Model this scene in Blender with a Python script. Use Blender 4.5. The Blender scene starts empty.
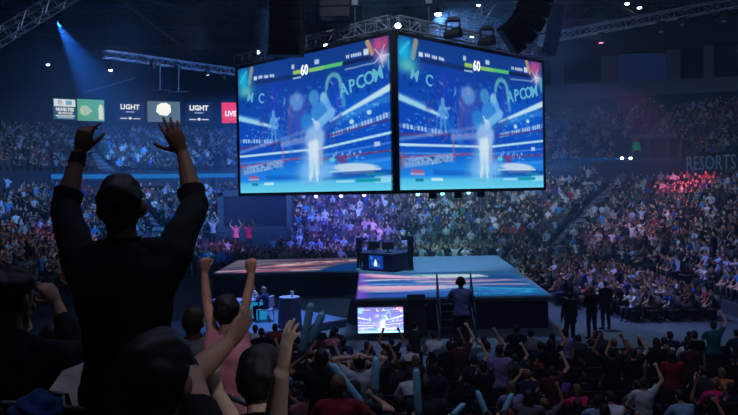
import bpy, bmesh, math, random
import numpy as np
from mathutils import Vector, Matrix

random.seed(7)
RNG = np.random.default_rng(11)
SC = bpy.context.scene
COL = SC.collection
PI = math.pi

# ------------------------------------------------------------------ camera
F_PX = 734.0
CAM_Z = 5.14
PITCH = math.atan(17.0 / F_PX)
ROLL = math.radians(-1.1)
cam_data = bpy.data.cameras.new('camera')
cam = bpy.data.objects.new('camera', cam_data)
COL.objects.link(cam)
cam_data.sensor_width = 36.0
cam_data.lens = 36.0 * F_PX / 738.0
cam_data.clip_start = 0.05
cam_data.clip_end = 400
CAM_R = Matrix.Rotation(PI / 2 - PITCH, 3, 'X') @ Matrix.Rotation(ROLL, 3, 'Z')
cam.matrix_world = Matrix.Translation((0, 0, CAM_Z)) @ CAM_R.to_4x4()
SC.camera = cam


def ray(px, py):
    d = CAM_R @ Vector(((px - 369.0) / F_PX, -(py - 207.5) / F_PX, -1.0))
    return d / d.y


def P(px, py, Y):
    """point of the place seen at photo pixel (px, py) at the distance Y along the hall"""
    d = ray(px, py)
    return Vector((d.x * Y, Y, CAM_Z + d.z * Y))


def PZ(px, py, z):
    """point at height z seen at photo pixel"""
    d = ray(px, py)
    t = (z - CAM_Z) / d.z
    return Vector((d.x * t, t, z))


def project(p):
    v = CAM_R.transposed() @ (Vector(p) - Vector((0, 0, CAM_Z)))
    if v.z > -0.01:
        return None
    return (369.0 + F_PX * v.x / -v.z, 207.5 - F_PX * v.y / -v.z)


# ------------------------------------------------------------------ materials
def s2l(c):
    out = []
    for v in c[:3]:
        out.append(v / 12.92 if v <= 0.04045 else ((v + 0.055) / 1.055) ** 2.4)
    return tuple(out)


def rgb(r, g, b):
    return s2l((r / 255.0, g / 255.0, b / 255.0))


def mat(name, color, rough=0.7, metal=0.0, noise=0.0, nscale=8.0, bump=0.0, bscale=60.0, spec=0.3):
    m = bpy.data.materials.new(name)
    m.use_nodes = True
    nt = m.node_tree
    b = nt.nodes['Principled BSDF']
    b.inputs['Base Color'].default_value = (*color, 1)
    b.inputs['Roughness'].default_value = rough
    b.inputs['Metallic'].default_value = metal
    b.inputs['Specular IOR Level'].default_value = spec
    tc = None
    if noise > 0 or bump > 0:
        tc = nt.nodes.new('ShaderNodeTexCoord')
    if noise > 0:
        n = nt.nodes.new('ShaderNodeTexNoise')
        n.inputs['Scale'].default_value = nscale
        n.inputs['Detail'].default_value = 4
        nt.links.new(tc.outputs['Object'], n.inputs['Vector'])
        r = nt.nodes.new('ShaderNodeValToRGB')
        r.color_ramp.elements[0].position = 0.3
        r.color_ramp.elements[1].position = 0.7
        r.color_ramp.elements[0].color = (*[c * (1 - noise) for c in color], 1)
        r.color_ramp.elements[1].color = (*[min(1, c * (1 + noise)) for c in color], 1)
        nt.links.new(n.outputs['Fac'], r.inputs['Fac'])
        nt.links.new(r.outputs['Color'], b.inputs['Base Color'])
    if bump > 0:
        n2 = nt.nodes.new('ShaderNodeTexNoise')
        n2.inputs['Scale'].default_value = bscale
        nt.links.new(tc.outputs['Object'], n2.inputs['Vector'])
        bp = nt.nodes.new('ShaderNodeBump')
        bp.inputs['Strength'].default_value = bump
        bp.inputs['Distance'].default_value = 0.02
        nt.links.new(n2.outputs['Fac'], bp.inputs['Height'])
        nt.links.new(bp.outputs['Normal'], b.inputs['Normal'])
    return m


def mat_objcolor(name, rough=0.85, noise=0.25, nscale=9.0, spec=0.15):
    """cloth / skin / hair: the colour is each object's own colour with a little weave"""
    m = bpy.data.materials.new(name)
    m.use_nodes = True
    nt = m.node_tree
    b = nt.nodes['Principled BSDF']
    b.inputs['Roughness'].default_value = rough
    b.inputs['Specular IOR Level'].default_value = spec
    oi = nt.nodes.new('ShaderNodeObjectInfo')
    tc = nt.nodes.new('ShaderNodeTexCoord')
    n = nt.nodes.new('ShaderNodeTexNoise')
    n.inputs['Scale'].default_value = nscale
    n.inputs['Detail'].default_value = 3
    nt.links.new(tc.outputs['Object'], n.inputs['Vector'])
    mr = nt.nodes.new('ShaderNodeMapRange')
    mr.inputs['From Min'].default_value = 0.3
    mr.inputs['From Max'].default_value = 0.7
    mr.inputs['To Min'].default_value = 1 - noise
    mr.inputs['To Max'].default_value = 1 + noise
    nt.links.new(n.outputs['Fac'], mr.inputs['Value'])
    mx = nt.nodes.new('ShaderNodeMix')
    mx.data_type = 'RGBA'
    mx.blend_type = 'MULTIPLY'
    mx.inputs['Factor'].default_value = 1
    nt.links.new(oi.outputs['Color'], mx.inputs['A'])
    nt.links.new(mr.outputs['Result'], mx.inputs['B'])
    nt.links.new(mx.outputs['Result'], b.inputs['Base Color'])
    return m


def mat_attr(name, attr='col', rough=0.85):
    m = bpy.data.materials.new(name)
    m.use_nodes = True
    nt = m.node_tree
    b = nt.nodes['Principled BSDF']
    b.inputs['Roughness'].default_value = rough
    b.inputs['Specular IOR Level'].default_value = 0.15
    a = nt.nodes.new('ShaderNodeAttribute')
    a.attribute_name = attr
    nt.links.new(a.outputs['Color'], b.inputs['Base Color'])
    return m


def mat_emit(name, color, strength=1.0):
    m = bpy.data.materials.new(name)
    m.use_nodes = True
    nt = m.node_tree
    nt.nodes.remove(nt.nodes['Principled BSDF'])
    e = nt.nodes.new('ShaderNodeEmission')
    e.inputs['Color'].default_value = (*color, 1)
    e.inputs['Strength'].default_value = strength
    nt.links.new(e.outputs[0], nt.nodes['Material Output'].inputs['Surface'])
    return m


def mat_display(name, strength=1.0, tint=(1, 1, 1), lift=0.0):
    """what a display shows: the picture on its own pixels"""
    m = bpy.data.materials.new(name)
    m.use_nodes = True
    nt = m.node_tree
    nt.nodes.remove(nt.nodes['Principled BSDF'])
    e = nt.nodes.new('ShaderNodeEmission')
    a = nt.nodes.new('ShaderNodeAttribute')
    a.attribute_name = 'picture'
    mx = nt.nodes.new('ShaderNodeMix')
    mx.data_type = 'RGBA'
    mx.blend_type = 'MULTIPLY'
    mx.inputs['Factor'].default_value = 1
    mx.inputs['B'].default_value = (*tint, 1)
    nt.links.new(a.outputs['Color'], mx.inputs['A'])
    ad = nt.nodes.new('ShaderNodeMix')
    ad.data_type = 'RGBA'
    ad.blend_type = 'ADD'
    ad.inputs['Factor'].default_value = 1
    ad.inputs['B'].default_value = (lift * tint[0], lift * tint[1], lift * tint[2], 1)
    nt.links.new(mx.outputs['Result'], ad.inputs['A'])
    nt.links.new(ad.outputs['Result'], e.inputs['Color'])
    e.inputs['Strength'].default_value = strength
    nt.links.new(e.outputs[0], nt.nodes['Material Output'].inputs['Surface'])
    return m


# ------------------------------------------------------------------ objects
def link(name, data, parent=None, loc=None):
    o = bpy.data.objects.new(name, data)
    COL.objects.link(o)
    if parent is not None:
        o.parent = parent
    if loc is not None:
        o.location = loc
    return o


def tag(o, label, cat, group=None, kind=None):
    o['label'] = label
    o['category'] = cat
    if group:
        o['group'] = group
    if kind:
        o['kind'] = kind
    return o


def struct(o):
    o['kind'] = 'structure'
    return o


def empty(name, loc, label, cat, group=None, rz=0.0):
    o = bpy.data.objects.new(name, None)
    COL.objects.link(o)
    o.location = loc
    o.rotation_euler = (0, 0, rz)
    o.empty_display_size = 0.1
    return tag(o, label, cat, group)


class MB:
    """collects shapes into one mesh"""

    def __init__(self):
        self.bm = bmesh.new()

    def box(self, c, size, rz=0.0, M=None, bevel=0.0):
        r = bmesh.ops.create_cube(self.bm, size=1.0)
        T = Matrix.Translation(Vector(c)) @ Matrix.Rotation(rz, 4, 'Z')
        if M is not None:
            T = M @ T
        bmesh.ops.transform(self.bm, matrix=T @ Matrix.Diagonal((*size, 1)), verts=r['verts'])
        if bevel > 0:
            es = list({e for v in r['verts'] for e in v.link_edges})
            bmesh.ops.bevel(self.bm, geom=es, offset=bevel, segments=2, affect='EDGES', profile=0.5)
        return self

    def tube(self, p0, p1, r0, r1=None, seg=8, caps=True):
        p0, p1 = Vector(p0), Vector(p1)
        r1 = r0 if r1 is None else r1
        d = p1 - p0
        L = d.length
        if L < 1e-6:
            return self
        q = d.to_track_quat('Z', 'Y').to_matrix().to_4x4()
        r = bmesh.ops.create_cone(self.bm, cap_ends=caps, segments=seg, radius1=r0, radius2=r1, depth=L)
        bmesh.ops.transform(self.bm, matrix=Matrix.Translation((p0 + p1) / 2) @ q, verts=r['verts'])
        return self

    def path(self, pts, r, seg=8):
        for a, b in zip(pts[:-1], pts[1:]):
            self.tube(a, b, r, seg=seg)
        for p in pts[1:-1]:
            self.ball(p, (r, r, r), 8, 6)
        return self

    def ball(self, c, rad, u=12, v=8):
        r = bmesh.ops.create_uvsphere(self.bm, u_segments=u, v_segments=v, radius=1.0)
        bmesh.ops.transform(self.bm, matrix=Matrix.Translation(Vector(c)) @ Matrix.Diagonal((*rad, 1)), verts=r['verts'])
        return self

    def quad(self, a, b, c, d):
        vs = [self.bm.verts.new(Vector(p)) for p in (a, b, c, d)]
        self.bm.faces.new(vs)
        return self

    def slab(self, pts, z0, z1):
        """a prism over the polygon pts (xy)"""
        lo = [self.bm.verts.new((p[0], p[1], z0)) for p in pts]
        hi = [self.bm.verts.new((p[0], p[1], z1)) for p in pts]
        self.bm.faces.new(hi)
        self.bm.faces.new(lo[::-1])
        n = len(pts)
        for i in range(n):
            j = (i + 1) % n
            self.bm.faces.new((lo[i], lo[j], hi[j], hi[i]))
        return self

    def prism(self, pts, depth):
        """closed solid: polygon of 3-D points pushed by the vector depth"""
        d = Vector(depth)
        a = [self.bm.verts.new(Vector(p)) for p in pts]
        b = [self.bm.verts.new(Vector(p) + d) for p in pts]
        self.bm.faces.new(a)
        self.bm.faces.new(b[::-1])
        n = len(pts)
        for i in range(n):
            j = (i + 1) % n
            self.bm.faces.new((a[j], a[i], b[i], b[j]))
        return self

    def lathe(self, c, prof, seg=24, squash=1.0):
        rings = []
        for r, z in prof:
            rings.append([self.bm.verts.new((c[0] + r * math.cos(2 * PI * k / seg), c[1] + squash * r * math.sin(2 * PI * k / seg), c[2] + z)) for k in range(seg)])
        for a, b in zip(rings[:-1], rings[1:]):
            for k in range(seg):
                j = (k + 1) % seg
                self.bm.faces.new((a[k], a[j], b[j], b[k]))
        if prof[0][0] > 1e-5:
            self.bm.faces.new(rings[0][::-1])
        if prof[-1][0] > 1e-5:
            self.bm.faces.new(rings[-1])
        return self

    def mesh(self, name, m=None, smooth=False):
        bmesh.ops.recalc_face_normals(self.bm, faces=self.bm.faces[:])
        me = bpy.data.meshes.new(name)
        self.bm.to_mesh(me)
        self.bm.free()
        if m is not None:
            me.materials.append(m)
        if smooth:
            me.polygons.foreach_set('use_smooth', [True] * len(me.polygons))
        return me

    def build(self, name, m, parent=None, loc=None, smooth=False):
        return link(name, self.mesh(name, m, smooth), parent, loc)


def truss_mb(p0, p1, s=0.4, bay=0.5, r=0.03, rw=0.016):
    """box truss: four chords with lacing on all four sides"""
    p0, p1 = Vector(p0), Vector(p1)
    d = (p1 - p0)
    L = d.length
    d.normalize()
    up = Vector((0, 0, 1))
    side = d.cross(up).normalized()
    up = side.cross(d).normalized()
    mb = MB()
    cs = [(-1, -1), (1, -1), (1, 1), (-1, 1)]
    off = [side * (a * s / 2) + up * (b * s / 2) for a, b in cs]
    for o in off:
        mb.tube(p0 + o, p1 + o, r, seg=6)
    n = max(1, round(L / bay))
    for i in range(n + 1):
        q = p0 + d * (L * i / n)
        for k in range(4):
            mb.tube(q + off[k], q + off[(k + 1) % 4], rw, seg=4)
            if i < n:
                q2 = p0 + d * (L * (i + 1) / n)
                a, b = (off[k], off[(k + 1) % 4]) if i % 2 else (off[(k + 1) % 4], off[k])
                mb.tube(q + a, q2 + b, rw, seg=4)
    return mb


def text_mesh(body, size, m, extrude=0.01, align='CENTER', name='lettering', bold=0.0):
    cu = bpy.data.curves.new('tmp_text', 'FONT')
    cu.body = body
    cu.size = size
    cu.extrude = extrude
    cu.offset = bold
    cu.align_x = align
    cu.align_y = 'CENTER'
    cu.resolution_u = 2
    o = bpy.data.objects.new('tmp_text', cu)
    COL.objects.link(o)
    dg = bpy.context.evaluated_depsgraph_get()
    me = bpy.data.meshes.new_from_object(o.evaluated_get(dg))
    bpy.data.objects.remove(o)
    bpy.data.curves.remove(cu)
    me.name = name
    me.materials.clear()
    me.materials.append(m)
    return me


def frame_matrix(origin, xdir, zdir):
    """local x along xdir, local y along zdir (up on the face), local z out of the face"""
    x = Vector(xdir).normalized()
    y = Vector(zdir).normalized()
    z = x.cross(y).normalized()
    y = z.cross(x).normalized()
    M = Matrix((x, y, z)).transposed().to_4x4()
    M.translation = Vector(origin)
    return M
# ------------------------------------------------------------------ people
M_SKIN = mat_objcolor('skin', rough=0.6, noise=0.08, nscale=20, spec=0.3)
M_CLOTH = mat_objcolor('cloth', rough=0.9, noise=0.22, nscale=7)
M_HAIR = mat_objcolor('hair', rough=0.6, noise=0.35, nscale=30, spec=0.35)
M_SHOE = mat_objcolor('shoe', rough=0.6, noise=0.1)


def npv(v):
    return np.array((v[0], v[1], v[2]), float)


def nrm(v):
    v = npv(v)
    return v / max(1e-9, np.linalg.norm(v))


class Soup:
    """overlapping closed shapes, grown into one skin afterwards; remembers which bone each belongs to"""

    def __init__(self, seg=10):
        self.v, self.f, self.n = [], [], 0
        self.bones = []
        self.seg = seg

    def add(self, vs, fs):
        vs = np.asarray(vs, float)
        self.v.append(vs)
        self.f += [tuple(i + self.n for i in f) for f in fs]
        self.n += len(vs)

    def rings(self, rs):
        """rs: list of (centre, X, Y, rx, ry); closed at both ends"""
        seg = self.seg
        vs = []
        for c, X, Y, rx, ry in rs:
            for k in range(seg):
                a = 2 * PI * k / seg
                vs.append(c + X * (rx * math.cos(a)) + Y * (ry * math.sin(a)))
        fs = []
        for i in range(len(rs) - 1):
            for k in range(seg):
                j = (k + 1) % seg
                fs.append((i * seg + k, i * seg + j, (i + 1) * seg + j, (i + 1) * seg + k))
        vs.append(rs[0][0])
        vs.append(rs[-1][0])
        a, b = len(vs) - 2, len(vs) - 1
        L = (len(rs) - 1) * seg
        for k in range(seg):
            j = (k + 1) % seg
            fs.append((a, j, k))
            fs.append((b, L + k, L + j))
        self.add(vs, fs)

    def cap(self, label, p0, r0, p1, r1, bone=True, flat=1.0, fdir=None):
        p0, p1 = npv(p0), npv(p1)
        d = p1 - p0
        L = np.linalg.norm(d)
        d = d / max(L, 1e-9) if L > 1e-9 else np.array((0, 0, 1.0))
        if fdir is not None:
            Y = npv(fdir)
            Y = Y - d * np.dot(Y, d)
            Y = nrm(Y)
        else:
            t = np.array((1.0, 0, 0)) if abs(d[0]) < 0.8 else np.array((0, 1.0, 0))
            Y = nrm(np.cross(d, t))
        X = np.cross(Y, d)
        rs = []
        for a in (80, 50, 22):
            a = math.radians(a)
            rs.append((p0 - d * (r0 * math.sin(a)), X, Y, r0 * math.cos(a), r0 * math.cos(a) * flat))
        rs.append((p0, X, Y, r0, r0 * flat))
        rs.append((p1, X, Y, r1, r1 * flat))
        for a in (22, 50, 80):
            a = math.radians(a)
            rs.append((p1 + d * (r1 * math.sin(a)), X, Y, r1 * math.cos(a), r1 * math.cos(a) * flat))
        self.rings(rs)
        if bone:
            self.bones.append((label, p0, r0, p1, r1))

    def ball(self, label, c, rad, X, Y, Z, bone=True):
        c = npv(c)
        rs = []
        for k in range(9):
            a = -PI / 2 * 0.93 + PI * 0.93 * k / 8
            rs.append((c + Z * (rad[2] * math.sin(a)), X, Y, rad[0] * math.cos(a), rad[1] * math.cos(a)))
        self.rings(rs)
        if bone:
            r = min(rad)
            self.bones.append((label, c - Z * (rad[2] - r), r, c + Z * (rad[2] - r), r))

    def grow(self, voxel, smooth=4):
        me = bpy.data.meshes.new('soup')
        v = np.concatenate(self.v)
        me.from_pydata(v.tolist(), [], self.f)
        bm = bmesh.new()
        bm.from_mesh(me)
        bmesh.ops.recalc_face_normals(bm, faces=bm.faces[:])
        bm.to_mesh(me)
        bm.free()
        o = bpy.data.objects.new('soup', me)
        COL.objects.link(o)
        md = o.modifiers.new('r', 'REMESH')
        md.mode = 'VOXEL'
        md.voxel_size = voxel
        md.use_smooth_shade = True
        if smooth:
            sm = o.modifiers.new('s', 'SMOOTH')
            sm.factor = 0.5
            sm.iterations = smooth
        dg = bpy.context.evaluated_depsgraph_get()
        out = bpy.data.meshes.new_from_object(o.evaluated_get(dg))
        bpy.data.objects.remove(o)
        bpy.data.meshes.remove(me)
        return out


def ik(S, T, a, b, hint):
    S, T = npv(S), npv(T)
    d = T - S
    L = np.linalg.norm(d)
    L2 = min(max(L, abs(a - b) + 0.01), (a + b) * 0.999)
    d = d / max(L, 1e-9)
    x = (a * a - b * b + L2 * L2) / (2 * L2)
    h = math.sqrt(max(0.0, a * a - x * x))
    hv = npv(hint)
    hv = hv - d * np.dot(hv, d)
    hv = nrm(hv)
    return S + d * x + hv * h, S + d * L2


def add_hand(sp, wr, d, pn, side, S=1.0, curl=(0.25, 0.2, 0.25, 0.35), thumb=0.6, fine=True, spread=0.12, tcurl=0.3):
    """wr wrist, d towards the fingers, pn out of the palm, side towards the thumb"""
    wr, d = npv(wr), nrm(d)
    pn = npv(pn)
    pn = nrm(pn - d * np.dot(pn, d))
    sd = np.cross(d, pn)
    if np.dot(sd, npv(side)) < 0:
        sd = -sd
    P0 = wr + d * 0.012 * S
    PL = 0.092 * S
    # palm: a flattened loft that widens to the knuckles
    rs = []
    for t, w, h in ((0.0, 0.026, 0.018), (0.25, 0.033, 0.02), (0.6, 0.040, 0.018), (0.9, 0.041, 0.014), (1.03, 0.036, 0.009)):
        rs.append((P0 + d * (PL * t), sd, pn, w * S, h * S))
    sp.rings(rs)
    sp.bones.append(('hand', wr, 0.028 * S, P0 + d * PL, 0.03 * S))
    offs = (0.030, 0.0105, -0.009, -0.028)
    lens = (0.072, 0.080, 0.074, 0.058)
    rad = 0.0088 if fine else 0.0105
    for i in range(4):
        base = P0 + d * (PL * (0.97 if i in (1, 2) else 0.92)) + sd * (offs[i] * S)
        dd = nrm(d + sd * (spread * (1.5 - i) / 1.5))
        p = base - dd * 0.03 * S
        q = base
        r = rad * S * (1.0 if i < 3 else 0.88)
        sp.cap('hand', p, r, q, r, bone=False)
        ang = curl[i]
        for k, fr in enumerate((0.45, 0.31, 0.24)):
            a = ang * (0.7 if k == 0 else 1.0 if k == 1 else 0.7)
            nd = nrm(dd * math.cos(a) + pn * math.sin(a))
            pn_l = nrm(pn * math.cos(a) - dd * math.sin(a)) if k == 0 else nrm(pn_l * math.cos(a) - dd * math.sin(a))
            q2 = q + nd * (lens[i] * fr * S)
            r2 = r * (0.93 if k < 2 else 0.85)
            sp.cap('hand', q, r, q2, r2, bone=(k == 1))
            # next segment bends about its own frame
            dd = nd
            pn_k = pn_l
            q, r = q2, r2
            if k < 2:
                a2 = ang * 0.9
                dd = nrm(dd * math.cos(a2 * 0.5) + pn_k * math.sin(a2 * 0.5))
    tb = P0 + d * (PL * 0.22) + sd * (0.026 * S) + pn * 0.004 * S
    td = nrm(d * (1.0 - 0.55 * thumb) + sd * (0.25 + 0.75 * thumb) + pn * 0.25)
    t1 = tb + td * 0.038 * S
    td2 = nrm(td + d * 0.35 + pn * tcurl)
    t2 = t1 + td2 * 0.032 * S
    td3 = nrm(td2 + d * 0.25 + pn * tcurl * 0.6)
    t3 = t2 + td3 * 0.024 * S
    sp.cap('hand', tb - td * 0.015 * S, 0.014 * S, t1, 0.011 * S, bone=False)
    sp.cap('hand', t1, 0.0108 * S, t2, 0.0098 * S, bone=True)
    sp.cap('hand', t2, 0.0098 * S, t3, 0.008 * S, bone=False)


def build_body(J, S=1.0, fine=False, voxel=0.02, smooth=4, hands=None, girth=1.0, seg=10):
    """J: joints (numpy, local): pelvis waist chest neck head, fwd, up, shL elL wrL shR elR wrR hipL knL anL toL hipR ... ;
    returns (mesh, bones, headframe)"""
    sp = Soup(seg)
    G = S * girth
    pel, wai, che, nec = (npv(J[k]) for k in ('pelvis', 'waist', 'chest', 'neck'))
    shax = nrm(npv(J['shR']) - npv(J['shL']))
    hpax = nrm(npv(J['hipR']) - npv(J['hipL']))
    spine = [pel - nrm(wai - pel) * 0.10 * S, pel - nrm(wai - pel) * 0.05 * S, pel, wai, che, che + (nec - che) * 0.45, che + (nec - che) * 0.8, nec]
    dims = [(0.07, 0.07), (0.145, 0.105), (0.165, 0.118), (0.142, 0.104), (0.168, 0.120), (0.168, 0.108), (0.115, 0.082), (0.06, 0.06)]
    rs = []
    for i, (c, (rx, ry)) in enumerate(zip(spine, dims)):
        t = i / (len(spine) - 1)
        X = nrm(hpax * (1 - t) + shax * t)
        up = nrm(spine[min(i + 1, 7)] - spine[max(i - 1, 0)])
        X = nrm(X - up * np.dot(X, up))
        Y = np.cross(up, X)
        rs.append((c, X, Y, rx * G, ry * G))
    sp.seg = max(seg, 14)
    sp.rings(rs)
    sp.seg = seg
    sp.bones += [('torso', pel, 0.13 * G, wai, 0.115 * G), ('torso', wai, 0.115 * G, che, 0.135 * G), ('torso', che, 0.135 * G, che + (nec - che) * 0.7, 0.10 * G)]
    hd = npv(J['head'])
    hu = nrm(hd - nec) if 'headup' not in J else nrm(J['headup'])
    hf = npv(J.get('headfwd', (0, 1, 0)))
    hf = nrm(hf - hu * np.dot(hf, hu))
    hr = np.cross(hf, hu)
    sp.cap('neck', nec - nrm(nec - che) * 0.03 * S, 0.058 * S, hd - hu * 0.05 * S - hf * 0.015 * S, 0.054 * S)
    sp.ball('head', hd + hu * 0.012 * S - hf * 0.008 * S, (0.077 * S, 0.097 * S, 0.108 * S), hr, hf, hu)
    sp.cap('head', hd - hu * 0.045 * S + hf * 0.03 * S, 0.055 * S, hd - hu * 0.085 * S + hf * 0.062 * S, 0.028 * S)
    sp.cap('head', hd + hu * 0.012 * S + hf * 0.088 * S, 0.010 * S, hd - hu * 0.028 * S + hf * 0.104 * S, 0.015 * S)
    for s in (-1, 1):
        sp.ball('head', hd - hu * 0.012 * S + hr * (s * 0.083 * S) - hf * 0.006 * S, (0.014 * S, 0.020 * S, 0.033 * S), hr, hf, hu, bone=False)
        if fine:
            sp.cap('head', hd + hu * 0.022 * S + hf * 0.082 * S + hr * s * 0.012 * S, 0.010 * S, hd + hu * 0.022 * S + hf * 0.070 * S + hr * s * 0.048 * S, 0.010 * S, bone=False)
    if fine:
        sp.cap('head', hd - hu * 0.058 * S + hf * 0.083 * S - hr * 0.02 * S, 0.008 * S, hd - hu * 0.058 * S + hf * 0.083 * S + hr * 0.02 * S, 0.008 * S, bone=False)
    for s, n in ((-1, 'L'), (1, 'R')):
        sh, el, wr = npv(J['sh' + n]), npv(J['el' + n]), npv(J['wr' + n])
        sp.cap('torso', nec - nrm(nec - che) * 0.045 * S + shax * (s * 0.03 * S), 0.055 * G, sh - shax * (s * 0.02 * S), 0.052 * G)
        sp.cap('torso', che + shax * (s * 0.09 * S), 0.085 * G, sh, 0.055 * G)
        sp.cap('uarm' + n, sh, 0.056 * G, el, 0.041 * G)
        mid = el + (wr - el) * 0.28
        sp.cap('farm' + n, el, 0.041 * G, mid, 0.043 * G)
        sp.cap('farm' + n, mid, 0.043 * G, wr, 0.027 * S)
        h = (hands or {}).get(n, {})
        d = h.get('d', wr - el)
        pn = h.get('pn', (0, 1, 0.2))
        sd = h.get('side', shax * (-s))
        if fine:
            add_hand(sp, wr, d, pn, sd, S, h.get('curl', (0.25, 0.2, 0.25, 0.35)), h.get('thumb', 0.6), True, h.get('spread', 0.12), h.get('tcurl', 0.3))
        else:
            add_hand(sp, wr, d, pn, sd, S * 1.05, h.get('curl', (0.3, 0.3, 0.3, 0.3)), h.get('thumb', 0.6), False, h.get('spread', 0.35))
        hip, kn, an, to = (npv(J[k + n]) for k in ('hip', 'kn', 'an', 'to'))
        sp.cap('thigh' + n, hip, 0.088 * G, kn, 0.056 * G)
        cm = kn + (an - kn) * 0.3
        sp.cap('calf' + n, kn, 0.054 * G, cm, 0.057 * G)
        sp.cap('calf' + n, cm, 0.057 * G, an, 0.038 * S)
        heel = an + nrm(an - to) * 0.03 * S
        heel[2] = min(heel[2], to[2] + 0.02)
        sp.cap('foot' + n, an, 0.04 * S, heel, 0.034 * S)
        sp.cap('foot' + n, heel, 0.034 * S, to, 0.030 * S)
    me = sp.grow(voxel, smooth)
    return me, sp.bones, (hd, hr, hf, hu, S)


def classify(me, bones):
    n = len(me.vertices)
    v = np.empty(n * 3)
    me.vertices.foreach_get('co', v)
    v = v.reshape(-1, 3)
    best = np.full(n, 1e9)
    lab = np.zeros(n, int)
    tt = np.zeros(n)
    for i, (l, p0, r0, p1, r1) in enumerate(bones):
        d = p1 - p0
        L2 = float(np.dot(d, d))
        t = np.clip(((v - p0) @ d) / max(L2, 1e-9), 0, 1)
        dist = np.linalg.norm(v - (p0 + t[:, None] * d), axis=1) - (r0 + (r1 - r0) * t)
        m = dist < best
        best[m] = dist[m]
        lab[m] = i
        tt[m] = t[m]
    names = np.array([b[0] for b in bones])[lab]
    return v, names, tt


def arm_s(bones, v, n):
    """distance down the arm in units: 0 shoulder, 1 elbow, 2 wrist"""
    ua = [b for b in bones if b[0] == 'uarm' + n][0]
    fa = [b for b in bones if b[0] == 'farm' + n]
    el, wr = ua[3], fa[-1][3]
    t1 = np.clip(((v - ua[1]) @ (el - ua[1])) / max(1e-9, np.dot(el - ua[1], el - ua[1])), -1, 1)
    t2 = np.clip(((v - el) @ (wr - el)) / max(1e-9, np.dot(wr - el, wr - el)), 0, 1)
    return t1, t2


def regions(me, bones, hf, sleeve=0.55, legs=2.0, hair='short', J=None):
    v, names, tt = classify(me, bones)
    n = len(v)
    reg = {}
    pel, wai = npv(J['pelvis']), npv(J['waist'])
    upv = nrm(wai - pel)
    hh = (v - pel) @ upv
    S = hf[4]
    torso = names == 'torso'
    near = np.linalg.norm((v - pel) - np.outer(hh, upv), axis=1) < 0.2 * S
    thg = (names == 'thighL') | (names == 'thighR')
    shirt = (torso | (thg & near)) & (hh > -0.05 * S)
    for s in ('L', 'R'):
        t1, t2 = arm_s(bones, v, s)
        if sleeve > 0:
            ua = names == 'uarm' + s
            shirt |= ua & (t1 <= min(sleeve, 1.2))
        if sleeve > 1:
            fa = names == 'farm' + s
            shirt |= fa & (t2 <= sleeve - 1)
    reg['shirt'] = shirt
    tr = torso & (hh < 0.03 * S)
    for s in ('L', 'R'):
        th = names == 'thigh' + s
        tr |= th if legs >= 1 else th & (tt < legs * 1.6)
        if legs > 1:
            tr |= names == 'calf' + s
    # thigh tops merge with the seat of the trousers
    reg['trousers'] = tr
    reg['shoeL'] = names == 'footL'
    reg['shoeR'] = names == 'footR'
    reg['shoes'] = reg['shoeL'] | reg['shoeR']
    hd, hr, hfw, hu, S = hf
    q = v - hd
    x, y, z = q @ hr / S, q @ hfw / S, q @ hu / S
    head = (names == 'head') | (names == 'neck')
    cover = (z > 0.055 - 0.0 * y) & (y < 0.085) | ((y < 0.016) & (z > -0.05) & (np.abs(x) < 0.076)) | ((y < -0.02) & (z > -0.088))
    cover |= (z > 0.04) & (y < 0.05)
    ear = (np.abs(x) > 0.074) & (z < 0.035) & (z > -0.06)
    reg['hair'] = head & cover & (z > -0.1) & ~ear
    return v, reg


def extract(me, mask, offset, name, grow_noise=0.0, nfreq=30.0, drop=None, seed=0, taper=None):
    """a garment / head of hair: the faces of the body inside mask, let out by offset, as a shell"""
    n = len(me.vertices)
    v = np.empty(n * 3)
    me.vertices.foreach_get('co', v)
    v = v.reshape(-1, 3)
    nr = np.empty(n * 3)
    me.vertices.foreach_get('normal', nr)
    nr = nr.reshape(-1, 3)
    off = np.full(n, offset)
    if grow_noise > 0:
        a = np.sin(v[:, 0] * nfreq + 1.3 * np.sin(v[:, 2] * nfreq * 0.7 + seed)) * np.sin(v[:, 1] * nfreq * 1.1 + seed * 2 + 0.8 * np.sin(v[:, 0] * nfreq * 0.6)) + np.sin(v[:, 2] * nfreq * 1.2 + 2 * np.sin(v[:, 0] * nfreq * 0.5))
        off = off + grow_noise * a
    if taper is not None:
        off = off * taper
    w = v + nr * off[:, None]
    if drop is not None:
        w = drop(v, w)
    used = {}
    vs, fs = [], []
    for p in me.polygons:
        ids = p.vertices
        if all(mask[i] for i in ids):
            f = []
            for i in ids:
                k = used.get(i)
                if k is None:
                    k = used[i] = len(vs)
                    vs.append(w[i])
                f.append(k)
            fs.append(f)
    out = bpy.data.meshes.new(name)
    out.from_pydata([tuple(p) for p in vs], [], fs)
    out.polygons.foreach_set('use_smooth', [True] * len(out.polygons))
    return out


def long_hair(hf, voxel, length=0.24, width=1.0):
    hd, hr, hfw, hu, S = hf
    sp = Soup(12)
    down = np.array((0, 0, -1.0))
    sp.ball('h', hd + hu * 0.025 * S - hfw * 0.02 * S, (0.088 * S * width, 0.1 * S, 0.11 * S), hr, hfw, hu)
    rs = []
    for t, w, h in ((0.0, 0.085, 0.06), (0.35, 0.095, 0.055), (0.7, 0.10, 0.045), (1.0, 0.07, 0.03)):
        rs.append((hd - hfw * (0.05 + 0.03 * t) * S + down * (length * t * S), hr, hfw, w * S * width, h * S))
    sp.rings(rs)
    me = sp.grow(voxel, 3)
    n = len(me.vertices)
    v = np.empty(n * 3)
    me.vertices.foreach_get('co', v)
    v = v.reshape(-1, 3)
    q = v - hd
    # keep the face clear
    y = q @ hfw
    z = q @ hu
    front = (y > 0.055 * S) & (z < 0.055 * S)
    v[front] -= (hfw * 1.0)[None, :] * (y[front] - 0.055 * S)[:, None]
    me.vertices.foreach_set('co', v.ravel())
    return me


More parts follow.
